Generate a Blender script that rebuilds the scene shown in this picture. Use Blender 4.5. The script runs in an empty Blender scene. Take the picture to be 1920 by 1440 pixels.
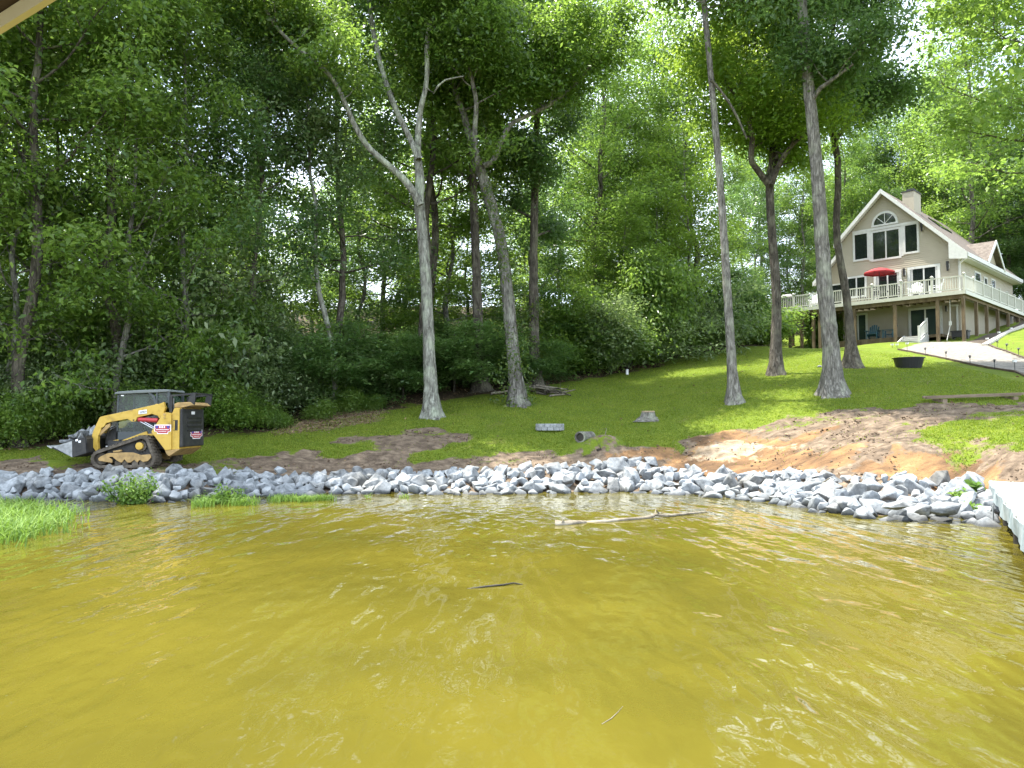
import bpy, bmesh, math, random
import numpy as np
from mathutils import Vector, Matrix
S = bpy.context.scene
COL = S.collection
R = math.radians
# ------------------------------------------------------------------ camera, sky, sun, exposure
H_CAM, FPX, YH = 1.95, 1440.0, 790.0
PITCH = math.atan((YH-720)/FPX)
cam_d = bpy.data.cameras.new('camera'); cam = bpy.data.objects.new('camera', cam_d); COL.objects.link(cam)
cam_d.sensor_width = 36; cam_d.lens = FPX/1920*36; cam_d.clip_end = 2000; cam_d.clip_start = .05
cam.location = (0, 0, H_CAM); cam.rotation_euler = (math.pi/2+PITCH, 0, 0)
S.camera = cam
SUN_H = Vector((-0.88, 0.47, 0)).normalized(); SUN_EL = R(69)
SUNV = Vector((SUN_H.x*math.cos(SUN_EL), SUN_H.y*math.cos(SUN_EL), math.sin(SUN_EL)))
w = bpy.data.worlds.new("World"); S.world = w; w.use_nodes = True
nt = w.node_tree; nt.nodes.clear()
n_out = nt.nodes.new('ShaderNodeOutputWorld'); n_bg = nt.nodes.new('ShaderNodeBackground')
sky = nt.nodes.new('ShaderNodeTexSky'); sky.sky_type = 'NISHITA'; sky.sun_disc = False
sky.sun_elevation = SUN_EL; sky.sun_rotation = math.atan2(SUN_H.x, SUN_H.y) % (2*math.pi)
sky.air_density = 1.0; sky.dust_density = 2.0; sky.ozone_density = 1.0
tc = nt.nodes.new('ShaderNodeTexCoord'); mp = nt.nodes.new('ShaderNodeMapping'); mp.inputs['Scale'].default_value = (1, 1, 2.2)
cl = nt.nodes.new('ShaderNodeTexNoise'); cl.inputs['Scale'].default_value = 2.2; cl.inputs['Detail'].default_value = 6
cr = nt.nodes.new('ShaderNodeMapRange'); cr.inputs[1].default_value = .40; cr.inputs[2].default_value = .62; cr.inputs[3].default_value = .25; cr.inputs[4].default_value = .95
mx = nt.nodes.new('ShaderNodeMixRGB'); mx.inputs[2].default_value = (9.0, 9.9, 11.2, 1)
nt.links.new(tc.outputs['Generated'], mp.inputs[0]); nt.links.new(mp.outputs[0], cl.inputs['Vector'])
nt.links.new(cl.outputs['Fac'], cr.inputs[0]); nt.links.new(cr.outputs[0], mx.inputs[0]); nt.links.new(sky.outputs[0], mx.inputs[1])
nt.links.new(mx.outputs[0], n_bg.inputs[0]); n_bg.inputs[1].default_value = 0.15
nt.links.new(n_bg.outputs[0], n_out.inputs[0])
sun_d = bpy.data.lights.new('sun', 'SUN'); sun_d.energy = 5.0; sun_d.angle = R(.5); sun_d.color = (1, .955, .87)
sun = bpy.data.objects.new('sun', sun_d); COL.objects.link(sun)
sun.rotation_euler = (-SUNV).to_track_quat('-Z', 'Y').to_euler(); sun.location = SUNV*60
S.view_settings.view_transform = 'Standard'; S.view_settings.look = 'None'; S.view_settings.gamma = 1
S.view_settings.exposure = 1.6
S.cycles.max_bounces = 8; S.cycles.diffuse_bounces = 6; S.cycles.glossy_bounces = 3; S.cycles.transmission_bounces = 4
S.cycles.transparent_max_bounces = 6; S.cycles.use_denoising = True; S.cycles.sample_clamp_indirect = 8
# ------------------------------------------------------------------ projection helpers (site survey from the photo)
def ray(x, y):
    a, b = (x-960)/FPX, (720-y)/FPX
    return np.array([a, math.cos(PITCH)-b*math.sin(PITCH), math.sin(PITCH)+b*math.cos(PITCH)])
def atY(x, y, Y):
    r = ray(x, y); k = Y/r[1]; return np.array([r[0]*k, Y, H_CAM+r[2]*k])
def atZ(x, y, z):
    r = ray(x, y); k = (z-H_CAM)/r[2]; return np.array([r[0]*k, r[1]*k, z])
# ------------------------------------------------------------------ object helpers
def tag(o, label=None, cat=None, group=None, kind=None):
    if label: o['label'] = label
    if cat: o['category'] = cat
    if group: o['group'] = group
    if kind: o['kind'] = kind
    return o
def empty(name, loc=(0, 0, 0), rz=0):
    o = bpy.data.objects.new(name, None); COL.objects.link(o); o.location = loc; o.rotation_euler = (0, 0, rz)
    o.empty_display_size = .2; return o
def link(name, me, mat=None, parent=None, loc=(0, 0, 0)):
    o = bpy.data.objects.new(name, me); COL.objects.link(o); o.location = loc
    if parent: o.parent = parent
    if mat is not None and len(me.materials) == 0: me.materials.append(mat)
    return o
def np_mesh(name, V, Fc, smooth=False):
    """V (n,3); Fc (m,k) array of faces with k corners each"""
    me = bpy.data.meshes.new(name); V = np.asarray(V, np.float32); Fc = np.asarray(Fc, np.int32)
    m, k = Fc.shape
    me.vertices.add(len(V)); me.vertices.foreach_set('co', V.ravel())
    me.loops.add(m*k); me.loops.foreach_set('vertex_index', Fc.ravel())
    me.polygons.add(m); me.polygons.foreach_set('loop_start', np.arange(0, m*k, k, dtype=np.int32))
    me.polygons.foreach_set('loop_total', np.full(m, k, np.int32))
    me.polygons.foreach_set('use_smooth', np.full(m, smooth, bool))
    me.update(calc_edges=True); me.validate(); return me
class MB:
    """collects boxes, prisms and tubes into one mesh"""
    def __init__(s): s.bm = bmesh.new()
    def box(s, x0, x1, y0, y1, z0, z1):
        c = [(x, y, z) for z in (z0, z1) for y in (y0, y1) for x in (x0, x1)]
        v = [s.bm.verts.new(p) for p in c]
        for f in ((0, 2, 3, 1), (4, 5, 7, 6), (0, 1, 5, 4), (2, 6, 7, 3), (0, 4, 6, 2), (1, 3, 7, 5)): s.bm.faces.new([v[i] for i in f])
        return s
    def hexa(s, b, t):
        v = [s.bm.verts.new(p) for p in list(b)+list(t)]; n = len(b)
        s.bm.faces.new(v[:n][::-1]); s.bm.faces.new(v[n:])
        for i in range(n): s.bm.faces.new([v[i], v[(i+1) % n], v[n+(i+1) % n], v[n+i]])
        return s
    def prism(s, pts, f, d0, d1):
        """pts 2-D outline; f(a,b,d)->xyz ; thickness from d0 to d1"""
        return s.hexa([f(a, b, d0) for a, b in pts], [f(a, b, d1) for a, b in pts])
    def bar(s, a, b, w, h=None, up=(0, 0, 1)):
        h = h or w; a = Vector(a); b = Vector(b); d = (b-a).normalized(); upv = Vector(up)
        if abs(d.dot(upv)) > .98: upv = Vector((1, 0, 0))
        x = d.cross(upv).normalized()*w/2; y = x.cross(d).normalized()*h/2
        return s.hexa([a-x-y, a+x-y, a+x+y, a-x+y], [b-x-y, b+x-y, b+x+y, b-x+y])
    def cyl(s, a, b, r0, r1=None, n=16):
        r1 = r0 if r1 is None else r1; a = Vector(a); b = Vector(b); d = (b-a).normalized()
        upv = Vector((0, 0, 1)) if abs(d.z) < .95 else Vector((1, 0, 0))
        x = d.cross(upv).normalized(); y = x.cross(d)
        ring = lambda c, r: [c+x*math.cos(2*math.pi*i/n)*r+y*math.sin(2*math.pi*i/n)*r for i in range(n)]
        return s.hexa(ring(a, r0), ring(b, r1))
    def build(s, name, mat, parent=None, smooth=False, bevel=0, loc=(0, 0, 0)):
        bmesh.ops.recalc_face_normals(s.bm, faces=s.bm.faces)
        if bevel: bmesh.ops.bevel(s.bm, geom=[e for e in s.bm.edges if e.calc_face_angle(0) > .5], offset=bevel, segments=2, profile=.5, affect='EDGES', clamp_overlap=True)
        me = bpy.data.meshes.new(name); s.bm.to_mesh(me); s.bm.free()
        if smooth:
            for p in me.polygons: p.use_smooth = True
            me.set_sharp_from_angle(angle=R(35))
        return link(name, me, mat, parent, loc)
# ------------------------------------------------------------------ materials
def nmat(name):
    m = bpy.data.materials.new(name); m.use_nodes = True; t = m.node_tree
    return m, t, t.nodes['Principled BSDF'], t.nodes['Material Output']
def N(t, typ, **kw):
    n = t.nodes.new(typ)
    for k, v in kw.items():
        if k.startswith('i_'): n.inputs[k[2:].replace('_', ' ')].default_value = v
        else: setattr(n, k, v)
    return n
def ramp(t, src, stops):
    r = t.nodes.new('ShaderNodeValToRGB'); e = r.color_ramp.elements
    while len(e) < len(stops): e.new(.5)
    for i, (p, c) in enumerate(stops): e[i].position = p; e[i].color = (*c, 1)
    t.links.new(src, r.inputs[0]); return r.outputs[0]
def noise_mat(name, cols, scale=5, detail=6, rough=.8, bump=.3, bscale=None, stretch=(1, 1, 1), spec=.3, objrand=0, bdist=.02, metal=0, coord='Object', p0=.3, p1=.7):
    m, t, b, o = nmat(name); L = t.links
    tc = N(t, 'ShaderNodeTexCoord'); mp = N(t, 'ShaderNodeMapping'); mp.inputs['Scale'].default_value = stretch
    L.new(tc.outputs[coord], mp.inputs[0])
    vec = mp.outputs[0]
    if objrand:
        oi = N(t, 'ShaderNodeObjectInfo'); ad = N(t, 'ShaderNodeVectorMath', operation='ADD'); sc = N(t, 'ShaderNodeMath', operation='MULTIPLY'); sc.inputs[1].default_value = 57.
        L.new(oi.outputs['Random'], sc.inputs[0]); L.new(vec, ad.inputs[0]); L.new(sc.outputs[0], ad.inputs[1]); vec = ad.outputs[0]
    nz = N(t, 'ShaderNodeTexNoise', i_Scale=scale, i_Detail=detail, i_Roughness=.62); L.new(vec, nz.inputs['Vector'])
    k = len(cols); col = ramp(t, nz.outputs['Fac'], [(p0+(p1-p0)*i/max(1, k-1), c) for i, c in enumerate(cols)])
    if objrand:
        hs = N(t, 'ShaderNodeHueSaturation'); mr = N(t, 'ShaderNodeMapRange'); mr.inputs[3].default_value = 1-objrand; mr.inputs[4].default_value = 1+objrand
        L.new(oi.outputs['Random'], mr.inputs[0]); L.new(mr.outputs[0], hs.inputs['Value']); L.new(col, hs.inputs['Color']); col = hs.outputs[0]
    L.new(col, b.inputs['Base Color']); b.inputs['Roughness'].default_value = rough; b.inputs['Specular IOR Level'].default_value = spec; b.inputs['Metallic'].default_value = metal
    if bump:
        n2 = N(t, 'ShaderNodeTexNoise', i_Scale=bscale or scale*3, i_Detail=5); L.new(vec, n2.inputs['Vector'])
        bp = N(t, 'ShaderNodeBump', i_Strength=bump, i_Distance=bdist); L.new(n2.outputs['Fac'], bp.inputs['Height']); L.new(bp.outputs[0], b.inputs['Normal'])
    return m
def leaf_mat(name, dark, mid, light, trans=(.18, .30, .03), tw=.42, rough=.42):
    m, t, b, o = nmat(name); L = t.links
    geo = N(t, 'ShaderNodeNewGeometry'); oi = N(t, 'ShaderNodeObjectInfo')
    tc = N(t, 'ShaderNodeTexCoord'); nz = N(t, 'ShaderNodeTexNoise', i_Scale=.55, i_Detail=2); L.new(tc.outputs['Object'], nz.inputs['Vector'])
    a = N(t, 'ShaderNodeMath', operation='MULTIPLY_ADD'); a.inputs[1].default_value = .55; L.new(geo.outputs['Random Per Island'], a.inputs[0])
    s2 = N(t, 'ShaderNodeMath', operation='MULTIPLY'); s2.inputs[1].default_value = .55; L.new(nz.outputs['Fac'], s2.inputs[0]); L.new(s2.outputs[0], a.inputs[2])
    a2 = N(t, 'ShaderNodeMath', operation='MULTIPLY_ADD'); a2.inputs[1].default_value = .24; L.new(oi.outputs['Random'], a2.inputs[0]); L.new(a.outputs[0], a2.inputs[2])
    col = ramp(t, a2.outputs[0], [(.25, dark), (.62, mid), (1.0, light)])
    L.new(col, b.inputs['Base Color']); b.inputs['Roughness'].default_value = rough; b.inputs['Specular IOR Level'].default_value = .45
    tr = N(t, 'ShaderNodeBsdfTranslucent'); tr.inputs[0].default_value = (*trans, 1)
    mul = N(t, 'ShaderNodeMixRGB', blend_type='MIX'); mul.inputs[0].default_value = .4; mul.inputs[1].default_value = (*trans, 1); L.new(col, mul.inputs[2]); L.new(mul.outputs[0], tr.inputs[0])
    ms = N(t, 'ShaderNodeMixShader'); ms.inputs[0].default_value = tw
    L.new(b.outputs[0], ms.inputs[1]); L.new(tr.outputs[0], ms.inputs[2]); L.new(ms.outputs[0], o.inputs[0]); return m
def flat_mat(name, c, rough=.5, metal=0, spec=.5, var=.06):
    c2 = tuple(min(1, x*(1+var)) for x in c); c1 = tuple(x*(1-var*2) for x in c)
    return noise_mat(name, [c1, c, c2], scale=6, rough=rough, bump=.05, spec=spec, metal=metal)
def glass_dark(name, c=(.012, .016, .016)):
    m, t, b, o = nmat(name); b.inputs['Base Color'].default_value = (*c, 1); b.inputs['Roughness'].default_value = .04; b.inputs['Specular IOR Level'].default_value = .7
    tc = N(t, 'ShaderNodeTexCoord'); nz = N(t, 'ShaderNodeTexNoise', i_Scale=1.4); t.links.new(tc.outputs['Object'], nz.inputs['Vector'])
    bp = N(t, 'ShaderNodeBump', i_Strength=.05, i_Distance=.02); t.links.new(nz.outputs['Fac'], bp.inputs['Height']); t.links.new(bp.outputs[0], b.inputs['Normal']); return m
M = {}
M['leaf'] = leaf_mat('leaf_green', (.030, .075, .014), (.080, .155, .025), (.19, .27, .055), (.36, .54, .08), .56, .32)  # dark and light ends widened to imitate shaded and sunlit leaves
M['leaf_dark'] = leaf_mat('leaf_dark', (.024, .062, .020), (.058, .122, .034), (.14, .21, .07), (.25, .42, .09), .52, .30)
M['leaf_sun_tint'] = leaf_mat('leaf_sun_tint', (.060, .135, .018), (.10, .20, .025), (.17, .27, .032), (.46, .62, .08), .6, .34)  # bright yellow-green puts sunlit foliage into the leaf colour
M['leaf_pale_sun_tint'] = leaf_mat('leaf_pale_sun_tint', (.045, .09, .03), (.11, .17, .065), (.26, .31, .16), (.36, .50, .13), .5, .26)  # pale tint puts whitish sunlit foliage into the leaf colour
M['reed'] = leaf_mat('marsh_blade', (.06, .13, .015), (.12, .22, .03), (.23, .33, .06), (.22, .36, .04), .35, .7)
M['ivy'] = leaf_mat('ivy_leaf', (.03, .07, .015), (.07, .12, .02), (.16, .19, .03), (.24, .33, .04), .4)
def bark_mat(name, dark, mid, light, sc=9):
    m, t, b, o = nmat(name); L = t.links; tc = N(t, 'ShaderNodeTexCoord')
    def mp_(st):
        m_ = N(t, 'ShaderNodeMapping'); m_.inputs['Scale'].default_value = st; L.new(tc.outputs['Object'], m_.inputs[0]); return m_.outputs[0]
    n1 = N(t, 'ShaderNodeTexNoise', i_Scale=sc, i_Detail=8, i_Roughness=.7, i_Distortion=.6); L.new(mp_((1, 1, .30)), n1.inputs['Vector'])
    n2 = N(t, 'ShaderNodeTexNoise', i_Scale=1.6, i_Detail=4); L.new(mp_((1, 1, .8)), n2.inputs['Vector'])
    vo = N(t, 'ShaderNodeTexVoronoi', feature='DISTANCE_TO_EDGE', i_Scale=sc*1.3); wd = N(t, 'ShaderNodeMixRGB'); wd.inputs[0].default_value = .12; L.new(mp_((1, 1, .13)), wd.inputs[1]); L.new(n1.outputs['Color'], wd.inputs[2]); L.new(wd.outputs[0], vo.inputs['Vector'])
    c1 = ramp(t, n1.outputs['Fac'], [(.34, dark), (.52, mid), (.66, light)])
    crk = N(t, 'ShaderNodeMapRange'); crk.inputs[2].default_value = .10; crk.inputs[3].default_value = .45; L.new(vo.outputs[0], crk.inputs[0])
    mu = N(t, 'ShaderNodeMixRGB', blend_type='MULTIPLY'); mu.inputs[0].default_value = .30; L.new(c1, mu.inputs[1]); L.new(crk.outputs[0], mu.inputs[2])
    lc = ramp(t, n2.outputs['Fac'], [(.52, (0, 0, 0)), (.62, (.6, .6, .6))])
    mx_ = N(t, 'ShaderNodeMixRGB'); L.new(lc, mx_.inputs[0]); L.new(mu.outputs[0], mx_.inputs[1]); mx_.inputs[2].default_value = (light[0]*1.02, light[1]*1.1, light[2]*.95, 1)
    L.new(mx_.outputs[0], b.inputs['Base Color']); b.inputs['Roughness'].default_value = .95; b.inputs['Specular IOR Level'].default_value = .15
    ad = N(t, 'ShaderNodeMath', operation='MULTIPLY_ADD'); ad.inputs[1].default_value = 1.2; L.new(n1.outputs['Fac'], ad.inputs[0]); L.new(crk.outputs[0], ad.inputs[2])
    bp = N(t, 'ShaderNodeBump', i_Strength=1, i_Distance=.035); L.new(ad.outputs[0], bp.inputs['Height']); L.new(bp.outputs[0], b.inputs['Normal']); return m
M['bark_grey'] = bark_mat('bark_grey', (.085, .078, .065), (.185, .175, .15), (.29, .28, .245))
M['bark_pale'] = bark_mat('bark_pale', (.10, .094, .078), (.23, .23, .19), (.36, .37, .31), 8)
M['bark_brown'] = bark_mat('bark_brown', (.042, .037, .029), (.10, .087, .068), (.18, .16, .13), 8)
M['rock'] = noise_mat('riprap_stone', [(.08, .088, .094), (.165, .178, .186), (.245, .26, .268), (.335, .345, .345)], scale=2.6, rough=.82, bump=.6, bscale=12, objrand=.26, bdist=.014, p0=.28, p1=.74)
def wet_foot(m, z0=.02, z1=.14):
    # stones below the splash line are wet and dark
    t = m.node_tree; L = t.links; b = t.nodes['Principled BSDF']; src = b.inputs['Base Color'].links[0].from_socket
    g = N(t, 'ShaderNodeNewGeometry'); sp = N(t, 'ShaderNodeSeparateXYZ'); L.new(g.outputs['Position'], sp.inputs[0]); mr = N(t, 'ShaderNodeMapRange'); mr.inputs[1].default_value = z0; mr.inputs[2].default_value = z1; mr.inputs[3].default_value = .30; L.new(sp.outputs[2], mr.inputs[0])
    nz = N(t, 'ShaderNodeTexNoise', i_Scale=.9, i_Detail=5); L.new(g.outputs['Position'], nz.inputs['Vector']); r = ramp(t, nz.outputs['Fac'], [(.48, (1, 1, 1)), (.74, (.86, .78, .68))])
    mu = N(t, 'ShaderNodeMixRGB', blend_type='MULTIPLY'); mu.inputs[0].default_value = 1; L.new(src, mu.inputs[1]); L.new(mr.outputs[0], mu.inputs[2])
    m2 = N(t, 'ShaderNodeMixRGB', blend_type='MULTIPLY'); m2.inputs[0].default_value = 1; L.new(mu.outputs[0], m2.inputs[1]); L.new(r, m2.inputs[2]); L.new(m2.outputs[0], b.inputs['Base Color'])
wet_foot(M['rock'])
# ------------------------------------------------------------------ terrain surface from surveyed points
rng = np.random.default_rng(7); random.seed(7)
SHORE = [(-420, 936), (-150, 936), (0, 937), (170, 937), (300, 942), (450, 931), (640, 926), (900, 926), (1200, 923), (1330, 930), (1450, 941), (1560, 964), (1680, 974), (1800, 971), (1868, 985)]
CREST = [(-420, 878), (-150, 878), (0, 880), (170, 882), (300, 877), (450, 881), (640, 882), (900, 877), (1130, 862), (1330, 874), (1450, 884), (1560, 889), (1680, 889), (1800, 903), (1868, 908)]
def shore_pt(px): return atZ(px, np.interp(px, *zip(*SHORE)), 0.0)
def crest_pt(px):
    s = shore_pt(px); y = np.interp(px, *zip(*CREST))
    d = np.interp(px, [-420, 300, 640, 1130, 1400, 1700, 1868], [1.5, 1.5, 1.9, 2.3, 2.6, 2.9, 2.7])
    return atY(px, y, s[1]+d)
CP = []
for px in (-420, -150, 0, 150, 300, 450, 640, 800, 950, 1130, 1230, 1330, 1450, 1560, 1680, 1800, 1868):
    s = shore_pt(px); c = crest_pt(px); CP.append((s[0], s[1], -.08)); CP.append((c[0], c[1], c[2]-.20))
    CP.append((s[0]*.8, s[1]-4.5, -1.1))
for p in [(227, 877, 21.2), (60, 868, 21.6), (340, 872, 22.2), (100, 850, 23.6), (100, 838, 25), (300, 826, 26), (500, 806, 27.5), (450, 850, 24), (700, 842, 24.6), (900, 850, 24.4),
          (1050, 845, 24.6), (1200, 848, 24), (810, 780, 29.5), (970, 755, 32), (903, 732, 34.5), (1200, 800, 27.5), (1200, 760, 31.5), (1200, 720, 36.5), (1130, 705, 40), (1300, 680, 42), (1350, 652, 48), (1420, 648, 50),
          (1560, 850, 20.6), (1560, 800, 23.6), (1562, 736, 28.3), (1597, 688, 34), (1455, 705, 32), (1378, 752, 28.5), (1700, 690, 34), (1700, 658, 42), (1480, 660, 45), (1750, 800, 21.5), (1750, 850, 19.2),
          (1880, 860, 17.8), (1850, 752, 24.5), (1920, 702, 29.5), (1848, 648, 42.5), (1916, 604, 54), (1830, 628, 49), (1481, 658, 53.5), (1545, 655, 50), (1660, 642, 48.5), (1756, 642, 47.2), (1817, 640, 46)]:
    CP.append(tuple(atY(*p)))
CP += [(-14, 40, 4.6), (-25, 35, 3.4), (-24, 55, 7.5), (-8, 58, 9), (-45, 45, 5), (-50, 80, 13), (-5, 80, 14), (12, 68, 11), (26, 70, 10.5), (42, 75, 12), (60, 70, 12.5), (48, 50, 9.5), (60, 35, 6.5), (34, 32, 5),
       (22, 20, 1.6), (26, 13, .7), (40, 12, .8), (60, 12, .8), (22, 9, -.7), (18, 6, -1.2), (0, 4, -1.5), (-20, 5, -1.5), (30, 2, -1.5), (60, 0, -1.5), (-60, 20, .3), (-60, 12, -1), (-60, 30, 2.5), (-30, -4, -1.6), (30, -4, -1.6), (36, 58, 9.0), (33, 52, 8.0)]
CP = np.array(CP); _P = CP[:, :2]/20.
def _U(r2): return np.where(r2 > 1e-12, r2*np.log(np.maximum(r2, 1e-12)), 0)
_n = len(CP); _K = _U(((_P[:, None]-_P[None])**2).sum(-1))+np.eye(_n)*2e-3
_A = np.zeros((_n+3, _n+3)); _A[:_n, :_n] = _K; _A[:_n, _n] = 1; _A[:_n, _n+1:] = _P; _A[_n, :_n] = 1; _A[_n+1:, :_n] = _P.T
_W = np.linalg.solve(_A, np.concatenate([CP[:, 2], [0, 0, 0]]))
def tz(X, Y):
    X = np.atleast_1d(np.asarray(X, float)); Y = np.atleast_1d(np.asarray(Y, float))
    q = np.stack([np.clip(X, -60, 60), np.clip(Y, -4, 82)], -1)/20.
    o = np.empty(len(q))
    for i in range(0, len(q), 20000):
        s = q[i:i+20000]; o[i:i+20000] = _U(((s[:, None]-_P[None])**2).sum(-1))@_W[:_n]+_W[_n]+s@_W[_n+1:]
    return o
def tzz(x, y): return float(tz(x, y)[0])
def hit(px, py, y0=8, y1=95):
    Y = np.linspace(y0, y1, 900); r = ray(px, py); k = Y/r[1]
    d = H_CAM+r[2]*k-tz(r[0]*k, Y); i = np.argmax(d < 0)
    if d[i] >= 0: i = len(Y)-1
    if i > 0 and d[i] < 0:
        f = d[i-1]/(d[i-1]-d[i]); y = Y[i-1]+(Y[i]-Y[i-1])*f
    else: y = Y[i]
    k = y/r[1]; return np.array([r[0]*k, y, tzz(r[0]*k, y)])
def vnoise(x, y, s, seed=0):
    """cheap smooth value noise"""
    g = np.random.default_rng(seed).random((97, 97)); u = x/s; v = y/s
    i = np.floor(u).astype(int); j = np.floor(v).astype(int); fu = u-i; fv = v-j; fu = fu*fu*(3-2*fu); fv = fv*fv*(3-2*fv)
    a = g[i % 97, j % 97]; b = g[(i+1) % 97, j % 97]; c = g[i % 97, (j+1) % 97]; d = g[(i+1) % 97, (j+1) % 97]
    return (a*(1-fu)+b*fu)*(1-fv)+(c*(1-fu)+d*fu)*fv
def inpoly(X, Y, poly):
    c = np.zeros(X.shape, bool); n = len(poly)
    for i in range(n):
        x1, y1 = poly[i]; x2, y2 = poly[(i+1) % n]
        if y1 == y2: continue
        c ^= ((y1 > Y) != (y2 > Y)) & (X < (x2-x1)*(Y-y1)/(y2-y1)+x1)
    return c
def sdist(X, Y, poly):
    """signed distance, positive inside"""
    d = np.full(X.shape, 1e9); n = len(poly)
    for i in range(n):
        a = np.array(poly[i]); b = np.array(poly[(i+1) % n]); ab = b-a
        t = np.clip(((X-a[0])*ab[0]+(Y-a[1])*ab[1])/(ab@ab+1e-9), 0, 1)
        d = np.minimum(d, np.hypot(X-a[0]-ab[0]*t, Y-a[1]-ab[1]*t))
    return np.where(inpoly(X, Y, poly), d, -d)
def gp(pts): return [tuple(hit(*p)[:2]) for p in pts]
EDGE = [(-500, 848), (-200, 846), (0, 843), (170, 833), (370, 823), (500, 806), (600, 787), (700, 770), (850, 750), (1000, 733), (1100, 709), (1250, 682), (1340, 656), (1430, 650)]
EDGE_W = [hit(*p) for p in EDGE]
EDGE_R = [p[0]/p[1] for p in EDGE_W]+[.345, .42, .55, .60, .70, .80, 2]; EDGE_Y = [p[1] for p in EDGE_W]+[62, 68, 68, 66, 58, 50, 34]
def edgeY(X, Y): return np.interp(np.asarray(X)/np.maximum(np.asarray(Y), 1), EDGE_R, EDGE_Y)
# dirt areas (worked soil), in plan
dirt_band = gp([(-300, 880), (0, 868), (200, 868), (420, 858), (620, 852), (800, 856), (1000, 848), (1080, 842), (1130, 836), (1200, 838), (1300, 822), (1380, 802), (1480, 782), (1580, 772), (1700, 758), (1800, 752), (2000, 760)]) + \
            [tuple(shore_pt(p)[:2]-np.array([0, 2.])) for p in (1868, 1680, 1450, 1130, 900, 640, 300, 0, -300)]
dirt_patch = gp([(700, 812), (780, 810), (880, 812), (892, 820), (850, 846), (760, 850), (720, 840), (690, 828), (620, 826), (618, 815)])
mound = gp([(1085, 836), (1110, 822), (1150, 824), (1165, 836), (1130, 846), (1095, 846)])
clay_area = gp([(1180, 868), (1290, 826), (1400, 818), (1500, 826), (1620, 846), (1760, 862), (1860, 892)]) + [tuple(crest_pt(p)[:2]-np.array([0, .6])) for p in (1860, 1680, 1450, 1180)]
pale_sand = gp([(1285, 842), (1340, 826), (1420, 826), (1500, 832), (1470, 846), (1380, 858), (1300, 856)])
green_r = gp([(1700, 800), (1800, 786), (1990, 778), (1990, 832), (1850, 826), (1740, 822)])
litter_pale = gp([(540, 795), (640, 770), (720, 768), (690, 790), (620, 806), (530, 812)])
# one sheet, fine near the lawn and coarse to the horizon
def axis(lo, hi, st, far0, far1):
    a = np.arange(lo, hi+1e-6, st); g = []; x = hi; s = st
    while x < far1: s *= 1.35; x += s; g.append(x)
    h = []; x = lo; s = st
    while x > far0: s *= 1.35; x -= s; h.append(x)
    return np.concatenate([h[::-1], a, g])
gx = axis(-21, 30, .16, -700, 700); gy = axis(14.5, 50, .16, -700, 900)
XX, YY = np.meshgrid(gx, gy); fx, fy = XX.ravel(), YY.ravel(); zz = tz(fx, fy)
def mask(poly, soft, seed, amp): return np.clip((sdist(fx, fy, poly)+(vnoise(fx, fy, .9, seed)-.5)*amp+(vnoise(fx, fy, .3, seed+1)-.5)*amp*.5)/soft+.5, 0, 1)
md = np.maximum(np.maximum(mask(dirt_band, .5, 3, 1.5), mask(dirt_patch, .5, 5, 1.3)), mask(mound, .3, 8, .5))
md *= 1-mask(green_r, .8, 11, 1.4)
bank = mask([tuple(crest_pt(p)[:2]+np.array([0, .1])) for p in (-400, 0, 300, 640, 900, 1130, 1450, 1680, 1868)]+[tuple(shore_pt(p)[:2]-np.array([0, 3.])) for p in (1868, 1680, 1450, 1130, 900, 640, 300, 0, -400)], .3, 40, .2)
md *= np.clip(.35+1.1*vnoise(fx, fy*1.7, 1.4, 21)+mask(clay_area, 1, 9, 1), 0, 1)
md = np.maximum(md, bank)
mc = (1-bank)*mask(clay_area, 1.2, 13, 2.0); ms_ = mask(pale_sand, .6, 15, 1.0)
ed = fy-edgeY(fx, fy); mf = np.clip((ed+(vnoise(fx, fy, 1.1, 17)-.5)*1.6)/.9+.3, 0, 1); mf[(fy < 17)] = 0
mp_ = mask(litter_pale, .6, 19, 1.0)
zz += md*((vnoise(fx, fy*1.6, .55, 31)-.5)*.16+(vnoise(fx, fy, .22, 33)-.5)*.09)*(fy > 14)*(zz > .15)
zz += mask(mound, .5, 8, .4)*.28
zz += mf*(vnoise(fx, fy, 1.0, 35)-.5)*.25 + (1-md)*(vnoise(fx, fy, .35, 37)-.5)*.025
nx, ny = len(gx), len(gy); idx = np.arange(nx*ny).reshape(ny, nx)
Fq = np.stack([idx[:-1, :-1], idx[:-1, 1:], idx[1:, 1:], idx[1:, :-1]], -1).reshape(-1, 4)
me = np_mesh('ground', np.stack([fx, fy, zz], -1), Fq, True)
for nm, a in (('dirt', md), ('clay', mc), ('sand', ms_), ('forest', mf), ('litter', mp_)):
    at = me.attributes.new(nm, 'FLOAT', 'POINT'); at.data.foreach_set('value', a.astype(np.float32))
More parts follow.
